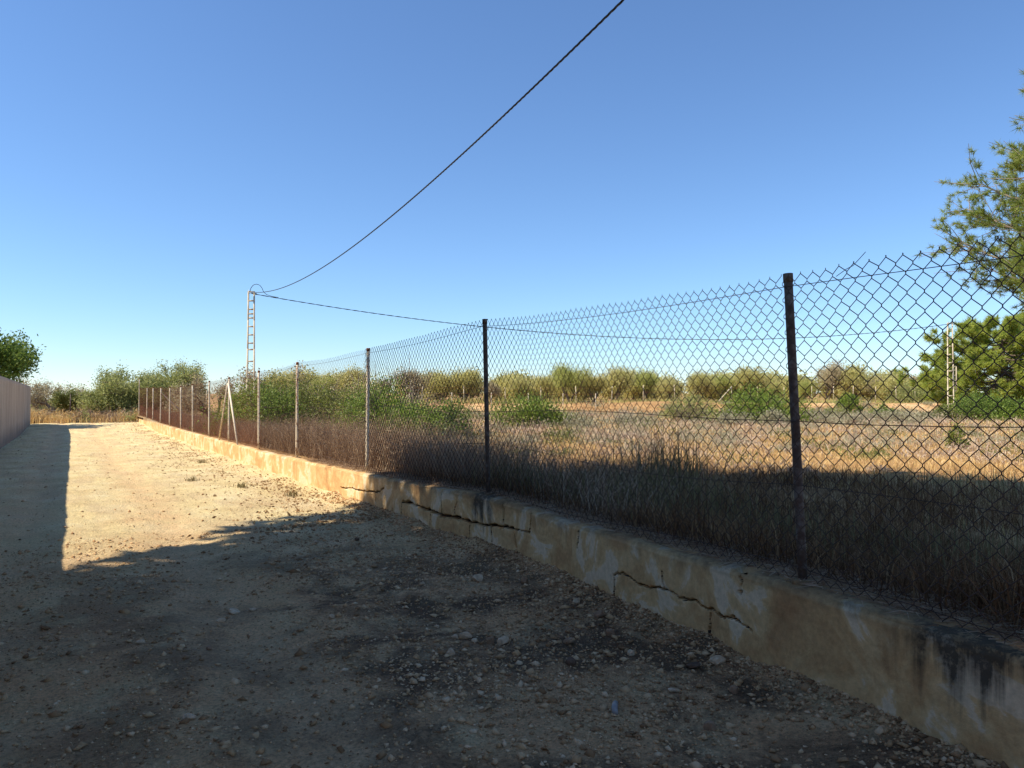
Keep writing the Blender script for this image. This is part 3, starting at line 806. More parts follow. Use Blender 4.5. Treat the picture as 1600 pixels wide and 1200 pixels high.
def shrub_mesh(seed, rx, ry, rz, nclump, nleaf, leaf, spread, twigs=14, flat=0.15, leggy=0.0):
    """many clumps of small leaves through an uneven mound; returns stems mesh, leaves mesh (base at z=0)"""
    rng = np.random.RandomState(seed)
    d = rng.normal(size=(nclump, 3)); d /= np.linalg.norm(d, axis=1)[:, None]
    d[:, 2] = np.abs(d[:, 2]) * (1 - flat) - flat * 0.3
    rad = 0.35 + 0.65 * rng.rand(nclump) ** 0.45
    lump = 0.72 + 0.5 * vnoise(d[:, 0] * 2.2 + 9 + seed, d[:, 1] * 2.2 + d[:, 2] * 3 + 9, seed)
    cc = d * (rad * lump)[:, None] * np.array([rx, ry, rz])
    cc[:, 2] = np.maximum(cc[:, 2] + rz * 0.10, 0.04 + 0.1 * rng.rand(nclump))
    sz = spread * rng.uniform(0.6, 1.3, nclump)
    N = nclump * nleaf
    idx = np.repeat(np.arange(nclump), nleaf)
    c = cc[idx] + rng.normal(size=(N, 3)) * sz[idx][:, None] * np.array([1, 1, 0.75])
    c[:, 2] = np.maximum(c[:, 2], 0.02)
    ax = rng.normal(size=(N, 3)) + (c - np.array([0, 0, rz * 0.2])) / max(rx, rz) * 0.8 + np.array([0, 0, 0.3])
    L = leaf * rng.uniform(0.6, 1.35, N)
    v, f = leaf_quads(c, ax, L, L * rng.uniform(0.35, 0.6, N), rng)
    g = MB()
    ids = rng.choice(nclump, min(nclump, twigs * 5), replace=False)
    for q in ids:
        b = np.array([rng.uniform(-.2, .2) * rx, rng.uniform(-.2, .2) * ry, -0.1])
        e = cc[q]; m_ = (b + e) / 2 + rng.normal(size=3) * 0.08 * rx + np.array([0, 0, 0.1 * rz])
        r0 = 0.011 * rz + 0.008
        g.tube([b, m_, e, e + (e - m_) * 0.25 * (1 + leggy)], [r0, r0 * 0.7, r0 * 0.4, r0 * 0.15], 4, False)
    return g.mesh('stems'), mesh_np('foliage', v, f)

def place_shrub(name, seed, px, d, rx, rz, mleaf, label, cat='shrub', group=None, ry=None, nclump=90, nleaf=70, leaf=0.07, spread=None, mstem=None, z=None, **kw):
    x, y = at(px, d)
    if z is None: z = float(field_z(x, y)) if x > 3.6 else 0.28
    r = empty(name, (x, y, z - 0.03)); r.rotation_euler = (0, 0, (seed * 1.7) % 6.28)
    ry = ry or rx * 0.85
    st, lf = shrub_mesh(seed, rx, ry, rz, nclump, nleaf, leaf, spread or rx * 0.16, **kw)
    obj('stems', st, mstem or M['bark'], r); obj('foliage', lf, mleaf, r)
    tag(r, label, cat, group)
    return r

def grow(rng, p, d, L, r, depth, maxd, out, tips, spread, up, shrink=0.72, kids=(2, 3)):
    n = 4
    pts = [p]; dd = d.copy()
    for k in range(n):
        dd = dd + rng.normal(size=3) * 0.16 + np.array([0, 0, up])
        dd /= np.linalg.norm(dd)
        pts.append(pts[-1] + dd * L / n)
    r1 = r * (0.62 if depth < maxd else 0.25)
    out.append((np.array(pts), np.linspace(r, r1, n + 1), depth))
    if depth >= maxd - 1:
        for q in pts[1:]: tips.append((q, dd))
    if depth < maxd:
        for k in range(rng.randint(kids[0], kids[1] + 1)):
            ax = rng.normal(size=3); ax -= ax.dot(dd) * dd; ax /= np.linalg.norm(ax)
            nd_ = dd + ax * spread * rng.uniform(0.6, 1.2); nd_ /= np.linalg.norm(nd_)
            st = pts[-1] if k < 2 else pts[rng.randint(2, n + 1)]
            grow(rng, st, nd_, L * shrink * rng.uniform(0.8, 1.2), r1, depth + 1, maxd, out, tips, spread, up, shrink, kids)

def tree_mesh(seed, height, trunk_h, trunk_r, maxd, nleaf, leaf, sig, spread=0.75, up=0.06, nstem=1, shrink=0.74, keep=1.0, aspect=(0.35, 0.6), kids=(2, 3)):
    rng = np.random.RandomState(seed)
    out, tips = [], []
    for k in range(nstem):
        d = np.array([rng.uniform(-.25, .25), rng.uniform(-.25, .25), 1.0])
        if nstem > 1:
            a = k / nstem * 6.283 + rng.uniform(-.4, .4); d = np.array([math.cos(a) * 0.55, math.sin(a) * 0.55, 1.0])
        d /= np.linalg.norm(d)
        grow(rng, np.array([0, 0, -0.15]), d, trunk_h, trunk_r, 0, maxd, out, tips, spread, up, shrink, kids)
    zmax = max(t[0][2] for t in tips); sc = (height - sig) / zmax
    g = MB()
    for pts, rad, dep in out:
        g.tube(pts * sc, rad * sc, 8 if dep == 0 else (6 if dep == 1 else 4), False)
    tp = np.array([t[0] for t in tips]) * sc; td = np.array([t[1] for t in tips])
    if keep < 1: m_ = rng.rand(len(tp)) < keep; tp, td = tp[m_], td[m_]
    idx = np.repeat(np.arange(len(tp)), nleaf); N = len(idx)
    c = tp[idx] + rng.normal(size=(N, 3)) * sig
    ax = td[idx] + rng.normal(size=(N, 3)) * 0.9
    L = leaf * rng.uniform(0.6, 1.35, N)
    v, f = leaf_quads(c, ax, L, L * rng.uniform(aspect[0], aspect[1], N), rng)
    return g.mesh('trunk', True), mesh_np('crown', v, f)

def plant_tree(name, meshes, px, d, mleaf, mbark, label, rot=0.0, scale=1.0, group=None, z=None, cat='tree'):
    x, y = at(px, d)
    if z is None: z = float(field_z(x, y)) if x > 3.6 else 0.25
    r = empty(name, (x, y, z)); r.rotation_euler = (0, 0, rot); r.scale = (scale, scale, scale)
    obj('trunk', meshes[0], mbark, r); o_ = obj('crown', meshes[1], mleaf, r)
    if meshes[1].materials[0] != mleaf: o_.material_slots[0].link = 'OBJECT'; o_.material_slots[0].material = mleaf
    tag(r, label, cat, group)
    return r

def pine_mesh(seed, height, base, radius, nlimb, ntuft, nneedle, nl, nw, tilt=0.25, trunk_r=0.2, tuft_r=0.06):
    """trunk, upswept limbs, and star tufts of needles on the ends of the twigs"""
    rng = np.random.RandomState(seed)
    g = MB()
    tz = np.linspace(-0.2, height * 0.96, 9)
    tx = np.cumsum(rng.normal(size=9) * 0.10); ty = np.cumsum(rng.normal(size=9) * 0.10); tx -= tx[0]; ty -= ty[0]
    g.tube(np.column_stack([tx, ty, tz]), np.linspace(trunk_r, 0.03, 9), 8, False)
    tufts, tdir = [], []
    for k in range(nlimb):
        u = (k + rng.rand()) / nlimb
        z0 = base + (height * 0.95 - base) * u
        prof = math.sin(math.pi * min(1, 0.22 + 0.78 * u) ** 0.9) ** 0.6 if u < 0.97 else 0.25
        R = radius * max(0.22, prof) * rng.uniform(0.65, 1.12)
        a = k * 2.399 + rng.uniform(-.5, .5)
        d = np.array([math.cos(a), math.sin(a), 0])
        cx, cy_ = np.interp(z0, tz, tx), np.interp(z0, tz, ty)
        p0 = np.array([cx, cy_, z0])
        ts = np.linspace(0, 1, 6)
        sag = -0.10 * R * np.sin(ts * math.pi) + tilt * R * ts ** 1.6
        side = np.array([-d[1], d[0], 0]) * rng.uniform(-.25, .25) * R
        limb = p0 + d * R * ts[:, None] + side * (ts ** 2)[:, None] + np.array([0, 0, 1.0]) * sag[:, None]
        g.tube(limb, np.linspace(0.018 * R + 0.012, 0.008, 6), 5, False)
        nb = max(3, int(ntuft / nlimb / 4))
        for q in range(nb):
            t = 0.30 + 0.70 * rng.rand() ** 0.7
            s0 = np.array([np.interp(t, ts, limb[:, c_]) for c_ in range(3)])
            bd = d * 0.7 + rng.normal(size=3) * np.array([0.75, 0.75, 0.45]) + np.array([0, 0, 0.25]); bd /= np.linalg.norm(bd)
            bl = R * rng.uniform(0.12, 0.32) + 0.15
            m_ = s0 + bd * bl * 0.5 + rng.normal(size=3) * 0.04; e = s0 + bd * bl + np.array([0, 0, 0.06])
            g.tube([s0, m_, e], [0.012, 0.009, 0.005], 4, False)
            for w in range(4):
                f_ = rng.uniform(0.45, 1.0)
                tufts.append(s0 + (e - s0) * f_ + rng.normal(size=3) * 0.07)
                tdir.append(bd + np.array([0, 0, 0.5]))
    tufts = np.array(tufts); tdir = np.array(tdir); tdir /= np.linalg.norm(tdir, axis=1)[:, None]
    idx = np.repeat(np.arange(len(tufts)), nneedle); N = len(idx)
    dd_ = tdir[idx] * 0.55 + rng.normal(size=(N, 3)) * 0.75
    c = tufts[idx] - tdir[idx] * tuft_r * rng.uniform(0, 2.0, (N, 1))
    v, f = needle_tris(c, dd_, nl * rng.uniform(0.7, 1.2, N), nw, rng)
    return g.mesh('trunk', True), mesh_np('crown', v, f)

# ------------------------------------------------------------------ trees
# the tall pine that leans in at the right edge
pm = pine_mesh(11, 11.0, 3.0, 3.8, 100, 14500, 36, 0.175, 0.014, 0.26, 0.24)
plant_tree('pine_tree', pm, 1785, 19.5, M['needles_mid'], M['pale_bark'], 'tall near pine reaching in at the right edge, pale twigs against the sky', 0.6)
pm = pine_mesh(12, 7.6, 0.5, 6.0, 60, 4200, 34, 0.42, 0.05, 0.24, 0.26, 0.12)
plant_tree('pine_tree', pm, 1560, 58, M['needles_sunny'], M['bark'], 'broad bushy pine behind the right-hand concrete pole', 1.9)
pm = pine_mesh(13, 6.6, 0.4, 5.0, 44, 2600, 24, 0.42, 0.045, 0.24, 0.22, 0.12)
plant_tree('pine_tree', pm, 1690, 57, M['needles_sunny'], M['bark'], 'second bushy pine at the right edge beside the broad one', 0.4)

# trees at the end of the lane
tm = tree_mesh(21, 4.1, 0.55, 0.14, 5, 15, 0.14, 0.24, 0.95, 0.02, 5, 0.84)
plant_tree('lane_tree', tm, 196, 57, M['lf_olive'], M['bark'], 'rounded grey-green tree at the lane end, left of the corner post', 0.3)
tm = tree_mesh(22, 4.5, 0.6, 0.14, 5, 13, 0.14, 0.26, 0.95, 0.02, 5, 0.84)
plant_tree('lane_tree', tm, 262, 60, M['lf_olive'], M['bark'], 'taller grey-green tree rising behind the far end of the fence', 1.3)
tm = tree_mesh(23, 2.6, 0.45, 0.12, 5, 13, 0.14, 0.22, 1.0, 0.01, 4, 0.84)
plant_tree('lane_tree', tm, 158, 62, M['lf_olive'], M['bark'], 'small low tree left of the rounded lane-end tree', 2.1)
tm = tree_mesh(24, 3.6, 0.55, 0.12, 5, 8, 0.10, 0.18, 1.0, 0.01, 4, 0.86)
plant_tree('drying_tree', tm, 84, 58, M['lf_dry'], M['pale_bark'], 'sparse half-bare greyish tree beside the end of the boundary wall', 0.7)
tm = tree_mesh(25, 2.2, 0.6, 0.08, 4, 14, 0.12, 0.17, 0.9, 0.03, 2)
plant_tree('drying_tree', tm, 98, 56, M['lf_yellow'], M['bark'], 'small yellow-green bush under the half-bare tree at the lane end', 2.7)
tm = tree_mesh(26, 6.0, 1.2, 0.16, 5, 34, 0.18, 0.26, 0.85, 0.04, 2, 0.8)
plant_tree('leafy_tree', tm, -104, 38.5, M['lf_gloss'], M['bark'], 'glossy dark green tree leaning over the boundary wall at left edge', 0.2, 0.93, z=-0.05)
# brownish orchard trees seen through the far rusty mesh
tm1 = tree_mesh(27, 3.0, 0.8, 0.12, 5, 7, 0.11, 0.2, 0.9, 0.03, 2)
for k, (px, d, rot, sc, lab) in enumerate([(335, 47, 0.0, 1.0, 'drying brownish tree seen through the rusty mesh left of the strutted post'),
                                           (297, 52, 1.4, 0.95, 'drying brownish tree seen through the rusty mesh near the far corner'),
                                           (425, 44, 2.6, 1.15, 'drying brownish tree between the concrete pole and the dark shrub')]):
    plant_tree('drying_tree', tm1, px, d, M['lf_dry'], M['bark'], lab, rot, sc, 'drying trees behind the far fence')

# almond orchard on the terrace
orch = [tree_mesh(40 + k, 3.9, 1.05, 0.13, 5, 6, 0.17, 0.36, 0.55, 0.15, 4, 0.86, 0.5, kids=(2, 3)) for k in range(4)]
bare = [tree_mesh(50 + k, 3.9, 1.05, 0.13, 5, 5, 0.14, 0.32, 0.60, 0.12, 3, 0.80) for k in range(2)]
ordn = ['first', 'second', 'third', 'fourth', 'fifth', 'sixth', 'seventh', 'eighth', 'ninth', 'tenth', 'eleventh', 'twelfth', 'thirteenth', 'fourteenth', 'fifteenth', 'sixteenth', 'seventeenth', 'eighteenth', 'nineteenth', 'twentieth', 'twenty-first', 'twenty-second', 'twenty-third', 'twenty-fourth', 'twenty-fifth', 'twenty-sixth']
orng = random.Random(8)
row = [(462, 72, .80), (512, 73, .88), (552, 74, .84), (598, 75, .95), (640, 76, .85), (690, 75, .84), (728, 76, .86), (770, 77, .85), (812, 78, .84), (850, 77, .90), (893, 76, .98), (930, 77, 1.0), (968, 76, 1.02), (1006, 78, 1.06), (1050, 77, 1.0), (1090, 78, 1.02), (1128, 79, .93), (1172, 78, .9), (1212, 80, .93), (1262, 82, .95), (1292, 84, 1.10), (1330, 83, 1.0), (1378, 84, 1.10), (1425, 88, .82), (1440, 92, .72)]
for k, (px, d, sc) in enumerate(row):
    tm = bare[k % 2] if k in (1, 3, 4, 7, 10, 14, 17, 20, 22, 23) else orch[(k * 3 + k // 3) % 4]
    plant_tree('almond_tree', tm, px + orng.uniform(-4, 4), d + orng.uniform(-1, 1.5), M['lf_dry'] if k in (3, 4, 7, 20, 22, 23, 24) else (M['lf_almond_green'] if k % 3 == 1 else M['lf_almond']), M['bark'],
               'pale green almond tree on the far terrace, %s from the left' % ordn[k], orng.uniform(0, 6.28), sc * orng.choice((0.68, 0.84, 0.98, 1.12)), 'almond trees along the terrace edge')
# deeper rows read as one mass
V, F, n = [], [], 0
rng = np.random.RandomState(77)
def mesh_arrays(me):
    v = np.zeros(len(me.vertices) * 3, dtype=np.float32); me.vertices.foreach_get('co', v)
    f = np.zeros(len(me.loops), dtype=np.int32); me.loops.foreach_get('vertex_index', f)
    return v.reshape(-1, 3), f.reshape(-1, 4)
small = tree_mesh(60, 3.6, 0.6, 0.10, 4, 20, 0.24, 0.44, 0.62, 0.12, 4, 0.84, 0.55)
sv, sf = mesh_arrays(small[1]); tv, tf = mesh_arrays(small[0])
TV, TF, tn = [], [], 0
for k in range(58):
    px = rng.uniform(420, 1480); d = rng.uniform(80, 112)
    x, y = at(px, d); a = rng.uniform(0, 6.28); sc = rng.uniform(0.85, 1.15)
    R_ = np.array([[math.cos(a), -math.sin(a), 0], [math.sin(a), math.cos(a), 0], [0, 0, 1]]) * sc
    o_ = np.array([x, y, float(field_z(x, y)) - 0.3])
    V.append(sv @ R_.T + o_); F.append(sf + n); n += len(sv)
    TV.append(tv @ R_.T + o_); TF.append(tf + tn); tn += len(tv)
wood = empty('orchard_rows', (0, 0, 0)); tag(wood, 'mass of pale orchard trees in the deeper rows', 'orchard', kind='stuff')
o = obj('crowns', mesh_np('crowns', np.vstack(V), np.vstack(F)), M['lf_almond'], wood); o['kind'] = 'stuff'
o = obj('trunks', mesh_np('trunks', np.vstack(TV), np.vstack(TF)), M['bark'], wood); o['kind'] = 'stuff'
# dark line of far woods on the left horizon
V, F, n = [], [], 0
for k in range(70):
    px = rng.uniform(-60, 420); d = rng.uniform(150, 260)
    x, y = at(px, d); sc = rng.uniform(0.9, 1.5)
    V.append(sv * sc + np.array([x, y, -2.6])); F.append(sf + n); n += len(sv)
o = obj('distant_woods', mesh_np('distant_woods', np.vstack(V), np.vstack(F)), M['lf_olive']); tag(o, 'far dark woods low on the left horizon', 'woods', kind='stuff')

# ------------------------------------------------------------------ shrubs in the field
place_shrub('shrub', 101, 408, 25.0, 1.6, 2.1, M['lf_lentisk'], 'large dark green shrub behind the strutted fence post, leftmost in the field', nclump=150, nleaf=110, leaf=0.075, ry=1.3)
place_shrub('shrub', 102, 455, 26.5, 1.6, 2.1, M['lf_carob'], 'dark green shrub just right of the leftmost one', nclump=130, nleaf=90, leaf=0.075)
place_shrub('shrub', 103, 520, 26, 1.8, 2.05, M['lf_carob'], 'twiggy olive green shrub between the two white peeling posts', nclump=130, nleaf=75, leaf=0.075, mstem=M['dry_twig'], leggy=1.0)
place_shrub('shrub', 104, 590, 24, 1.6, 2.0, M['lf_lentisk'], 'dark olive shrub behind the white post nearest the shadow', nclump=130, nleaf=90, leaf=0.075)
place_shrub('shrub', 105, 640, 26.5, 1.3, 2.05, M['lf_dry'], 'grey half-bare shrub with branching twigs behind the dark shrubs', nclump=80, nleaf=18, leaf=0.08, mstem=M['dry_twig'], leggy=3.0, twigs=16)
place_shrub('shrub', 106, 648, 20.0, 1.1, 1.15, M['lf_lentisk'], 'low bright green rounded shrub in front of the dark ones', nclump=110, nleaf=80, leaf=0.065)
place_shrub('shrub', 107, 690, 24, 1.05, 1.5, M['lf_gloss'], 'small dark glossy shrub at the right end of the thicket', nclump=70, nleaf=80, leaf=0.07)
place_shrub('shrub', 108, 500, 33, 2.0, 2.3, M['lf_dry'], 'greyish brown shrub rising behind the thicket', nclump=110, nleaf=30, leaf=0.1, mstem=M['dry_twig'], leggy=2.0)
place_shrub('shrub', 119, 575, 34, 1.9, 2.45, M['lf_almond'], 'pale loose shrub rising behind the white post nearest the shadow', nclump=110, nleaf=34, leaf=0.1, mstem=M['dry_twig'], leggy=2.0)
place_shrub('shrub', 109, 828, 36, 1.9, 1.6, M['lf_lentisk'], 'round green shrub before the orange bank, right of the dark post', nclump=130, nleaf=80, leaf=0.09)
place_shrub('shrub', 110, 866, 36, 0.9, 0.8, M['lf_carob'], 'small dark shrub touching the right side of the round green shrub', nclump=60, nleaf=60, leaf=0.08)
place_shrub('shrub', 111, 1190, 40, 2.6, 2.15, M['lf_lentisk'], 'wide bright green shrub left of the nearest post', nclump=170, nleaf=80, leaf=0.10)
place_shrub('shrub', 112, 1072, 46, 1.75, 2.05, M['lf_olive'], 'pale grey-green young tree-like shrub before the bank', nclump=90, nleaf=50, leaf=0.10, mstem=M['dry_twig'], leggy=1.5)
place_shrub('shrub', 113, 1243, 40, 0.75, 1.0, M['lf_lentisk'], 'small bright green shrub right behind the nearest post', nclump=50, nleaf=60, leaf=0.09)
place_shrub('shrub', 114, 1326, 62, 1.2, 2.0, M['lf_lentisk'], 'small round green bush standing high on the bare bank', nclump=70, nleaf=60, leaf=0.13)
place_shrub('shrub', 115, 1383, 52, 1.15, 1.0, M['lf_lentisk'], 'low green bush below the bare bank, left of the right-hand pole', nclump=60, nleaf=60, leaf=0.11)
place_shrub('shrub', 116, 1304, 50, 0.75, 1.3, M['lf_olive'], 'small twiggy green bush between the bank and grey scrub', nclump=40, nleaf=45, leaf=0.1, mstem=M['dry_twig'], leggy=2.0)
place_shrub('shrub', 117, 1492, 17.5, 0.30, 0.75, M['lf_carob'], 'little dark sapling standing alone in the dry grass at right', nclump=34, nleaf=32, leaf=0.06, twigs=6, leggy=1.0)
place_shrub('shrub', 118, 1545, 47, 2.3, 1.7, M['lf_gloss'], 'dense dark green bush at the foot of the broad pine', nclump=150, nleaf=80, leaf=0.12)
place_shrub('shrub', 120, 1470, 46, 1.0, 1.1, M['lf_yellow'], 'yellow-green bush left of the right-hand pole foot', nclump=60, nleaf=60, leaf=0.11)
place_shrub('shrub', 121, 1505, 48, 0.9, 1.5, M['lf_yellow'], 'yellow-green bush right of the right-hand pole foot', nclump=60, nleaf=60, leaf=0.11)
place_shrub('shrub', 122, 1610, 45, 2.0, 1.4, M['lf_lentisk'], 'green bush at the right edge below the pines', nclump=100, nleaf=70, leaf=0.11)
place_shrub('shrub', 123, 1430, 75, 3.0, 2.0, M['lf_olive'], 'grey-green thicket on the bank left of the broad pine', nclump=110, nleaf=60, leaf=0.16)
srng = random.Random(3)
for k, (px, d, rx, rz, lab) in enumerate([(1150, 37, 1.1, .75, 'grey scrub mound in front of the wide green shrub'), (1210, 36, .9, .9, 'grey scrub mound left of the nearest post foot shrubs'),
        (1300, 41, 1.5, .75, 'grey scrub mound right of the nearest post'), (1360, 44, 1.4, .75, 'grey scrub mound below the low green bush'), (1408, 40, 1.3, .8, 'grey scrub mound left of the lone sapling'),
        (1440, 46, 1.4, .8, 'grey scrub mound near the yellow-green bushes'), (1270, 50, 1.6, .9, 'grey scrub mound under the bare bank'), (905, 34, 1.0, .6, 'grey scrub tuft right of the round green shrub'),
        (985, 40, 1.3, .6, 'grey scrub tuft in front of the orange bank'), (1335, 37, 0.8, .6, 'smallest grey scrub tuft in the middle of the dry field')]):
    place_shrub('scrub', 140 + k, px, d, rx, rz, M['lf_sage'], lab, 'scrub', 'grey scrub in the dry field', nclump=60, nleaf=50, leaf=0.085, mstem=M['dry_twig'], leggy=1.0)

# ------------------------------------------------------------------ orchard fence on the terrace
of = empty('orchard_fence', (*at(1000, 71.5), 1.3)); tag(of, 'pale posts and thin wires along the edge of the terrace', 'fence')
oo = np.array(of.location)
opts = []
for px in (480, 517, 590, 660, 725, 789, 845, 900, 956, 1005, 1054, 1143, 1184, 1225, 1268, 1302, 1333, 1368, 1400, 1430):
    d = 71.6 if px < 1200 else 73.5
    x, y = at(px, d); z = float(field_z(x, y)); opts.append(np.array([x, y, z]))
for p in opts:
    g = MB(); g.tube([p - oo - np.array([0, 0, .1]), p - oo + np.array([srng.uniform(-.03, .03), 0, 0.8]), p - oo + np.array([srng.uniform(-.06, .06), 0, 1.62])], 0.034, 6)
    g.build('post', M['concrete'], of)
for z_ in (0.35, 0.9, 1.45):
    g = MB(); g.tube([p - oo + np.array([0, -0.06, z_]) for p in opts], 0.006, 4, False); g.build('line_wire', M['wire_rust'], of)
x, y = at(1143, 71.6); x2, y2 = at(1122, 70.6)
g = MB(); g.tube([np.array([x, y, float(field_z(x, y)) + 1.55]) - oo, np.array([x2, y2, float(field_z(x2, y2)) + 0.1]) - oo], 0.045, 6); g.build('strut', M['concrete'], of)

# ------------------------------------------------------------------ grasses and weeds
def blades(name, pos, h, w, lean, m, seed, label, cat, bend=0.5):
    """bent tapering blades, each three small triangles"""
    rng = np.random.RandomState(seed); N = len(pos)
    a = rng.uniform(0, 6.283, N); d = np.stack([np.cos(a), np.sin(a), np.zeros(N)], 1)
    s = np.stack([-np.sin(a + rng.normal(size=N)), np.cos(a + rng.normal(size=N)), np.zeros(N)], 1)
    h = h[:, None]; w = np.broadcast_to(np.asarray(w, dtype=float), (N,))[:, None]
    ln = (lean * rng.rand(N))[:, None]
    mid = pos + np.array([0, 0, 1.0]) * h * 0.55 + d * ln * h * 0.35
    tip = pos + np.array([0, 0, 1.0]) * h * (1 - 0.45 * ln * bend) + d * ln * h
    v = np.stack([pos - s * w / 2, pos + s * w / 2, mid + s * w * 0.38, mid - s * w * 0.38, tip], 1).reshape(-1, 3)
    b = np.arange(N)[:, None] * 5
    f = np.concatenate([b + np.array([[0, 1, 2]]), b + np.array([[0, 2, 3]]), b + np.array([[3, 2, 4]])], 0)
    o = obj(name, mesh_np(name, v, f), m); tag(o, label, cat, kind='stuff')
    return o

rng = np.random.RandomState(200)
def clumped(n, x0, x1, y0, y1, csize, seed, per=14):
    r = np.random.RandomState(seed)
    nc = max(1, n // per)
    cx = r.uniform(x0, x1, nc); cy_ = r.uniform(y0, y1, nc)
    idx = r.randint(0, nc, n)
    return cx[idx] + r.normal(size=n) * csize, cy_[idx] + r.normal(size=n) * csize, r.rand(nc)[idx]
def on_field(x, y, lo=0.30):
    k = x > wall_x(np.clip(y, -4, 53)) + lo
    x, y = x[k], y[k]
    return np.stack([x, y, field_z(x, y) - 0.01], 1), k
# tangled brush under the orchard trees
x, y, q = clumped(60000, 14, 110, 10, 90, .8, 237, 40)
d = x * SN + y * CS; k = (d > 71.0) & (d < 82) & (x > 12); x, y, q = x[k], y[k], q[k]
p = np.stack([x, y, field_z(x, y) - 0.02], 1)
blades('orchard_brush', p, 0.25 + 0.7 * q * rng.rand(len(p)), 0.045, 1.2, M['lf_almond'], 238, 'pale tangled brush under the orchard trees on the terrace', 'brush')
# golden dry grass: near, middle, far
for nm, n, box, cs, hh, ww, sd_ in (('a', 110000, (4.0, 22, 0.2, 24), .22, (.05, .22), .006, 1), ('b', 110000, (10, 46, -2, 44), .45, (.06, .25), .013, 2), ('c', 90000, (18, 92, -10, 62), .9, (.12, .38), .032, 3)):
    x, y, q = clumped(n, box[0], box[1], box[2], box[3], cs, 210 + sd_)
    p, k = on_field(x, y, 0.9); q = q[k]
    d = p[:, 0] * SN + p[:, 1] * CS
    k2 = (d < 67) & ((p[:, 0] > 8.6) | (p[:, 1] > 10.5) | (rng.rand(len(p)) < 0.22))
    p, q = p[k2], q[k2]
    blades('dry_grass', p, hh[0] + (hh[1] - hh[0]) * (0.3 * q + 0.7 * rng.rand(len(p)) ** 1.5), ww * rng.uniform(0.6, 1.3, len(p)), 1.9, M['straw'], 220 + sd_,
           {'a': 'golden dry grass over the near field', 'b': 'golden dry grass over the middle of the field', 'c': 'golden dry grass in the farther field'}[nm], 'grass', 1.3)
# mauve-grey brush band further back
x, y, q = clumped(70000, 8, 80, 2, 60, .5, 231, 30)
p, k = on_field(x, y, 1.0); q = q[k]
d = p[:, 0] * SN + p[:, 1] * CS
k2 = (d > 15) & (d < 69.5) & (fbm(p[:, 0] * 0.12, p[:, 1] * 0.12, 233, 3) + 0.010 * (d - 30) > 0.06)
p, q, d = p[k2], q[k2], d[k2]
blades('dry_brush', p, 0.10 + 0.28 * q ** 2 + 0.20 * rng.rand(len(p)), 0.009 + 0.0004 * d, 1.6, M['mauve'], 234, 'grey-mauve dry brush across the back of the field', 'brush')
# low tangled mounds that break up the grass
def mounds(name, n, m_, seed, label, dlo, dhi, pxlo, pxhi):
    r = np.random.RandomState(seed); C_, A_, L_ = [], [], []
    for k in range(n):
        d = dlo + (dhi - dlo) * r.rand() ** 1.3; x, y = at(r.uniform(pxlo, pxhi), d)
        if x < wall_x(min(max(y, -4), 53)) + 1.6: continue
        rr_ = r.uniform(0.2, 0.75) * (0.6 + d / 60); hh_ = rr_ * r.uniform(0.35, 0.7)
        q = r.normal(size=(260, 3)) * np.array([rr_ * 0.5, rr_ * 0.5, hh_ * 0.5]); q[:, 2] = np.abs(q[:, 2])
        C_.append(q + np.array([x, y, float(field_z(x, y))])); A_.append(r.normal(size=q.shape) + np.array([0, 0, 1.2])); L_.append(np.full(len(q), 0.05 + 0.0022 * d) * r.uniform(.6, 1.6, len(q)))
    v, f = leaf_quads(np.vstack(C_), np.vstack(A_), np.concatenate(L_), np.concatenate(L_) * 0.16, r)
    tag(obj(name, mesh_np(name, v, f), m_), label, 'scrub', kind='stuff')
mounds('low_scrub', 240, M['lf_sage'], 301, 'low grey scrub scattered through the dry field', 17, 66, 650, 1650)
mounds('low_brush', 150, M['mauve'], 302, 'low brown brush scattered through the dry field', 12, 60, 600, 1650)
mounds('bank_scrub', 110, M['lf_sage'], 304, 'grey scrub along the foot of the terrace bank', 64, 70, 560, 1500)
mounds('green_tufts', 90, M['lf_yellow'], 303, 'small yellow-green tufts scattered through the dry field', 14, 64, 620, 1650)
# tall brown weeds close behind the low wall
x = rng.gamma(2.0, 0.42, 60000); y = rng.uniform(5.2, 50, 60000)
k = rng.rand(60000) < np.interp(y, [5, 7.5, 10, 16, 22, 50], [0.12, 0.55, 1, 1, 0.7, 0.5])
x, y = x[k], y[k]; x = x + wall_x(y) + 0.25
p = np.stack([x, y, field_z(x, y) - 0.02], 1)
hh = (0.25 + 0.45 * rng.rand(len(p))) * (0.65 + 0.7 * vnoise(x * 1.3, y * 1.3, 241)) * np.interp(y, [5, 8, 14, 20, 50], [0.9, 1.15, 1.25, 1.0, .9])
blades('brown_weeds', p, hh, 0.0055 * rng.uniform(0.6, 1.4, len(p)), 0.95, M['weed'], 242, 'reddish brown dry weeds crowding behind the fence', 'weeds')
# fine side twigs on those weeds
k = np.tile(rng.rand(len(p)) < 0.95, 2)
p, hh = np.vstack([p, p]), np.concatenate([hh, hh])
c = p[k] + np.array([0, 0, 1.0]) * (hh[k] * rng.uniform(0.3, 1.0, k.sum()))[:, None] + rng.normal(size=(k.sum(), 3)) * 0.05
v, f = needle_tris(c, rng.normal(size=c.shape) + np.array([0, 0, .7]), 0.10 * rng.uniform(.5, 1.4, len(c)), 0.006, rng)
tag(obj('weed_twigs', mesh_np('weed_twigs', v, f), M['weed']), 'fine dry side twigs of the brown weeds', 'weeds', kind='stuff')
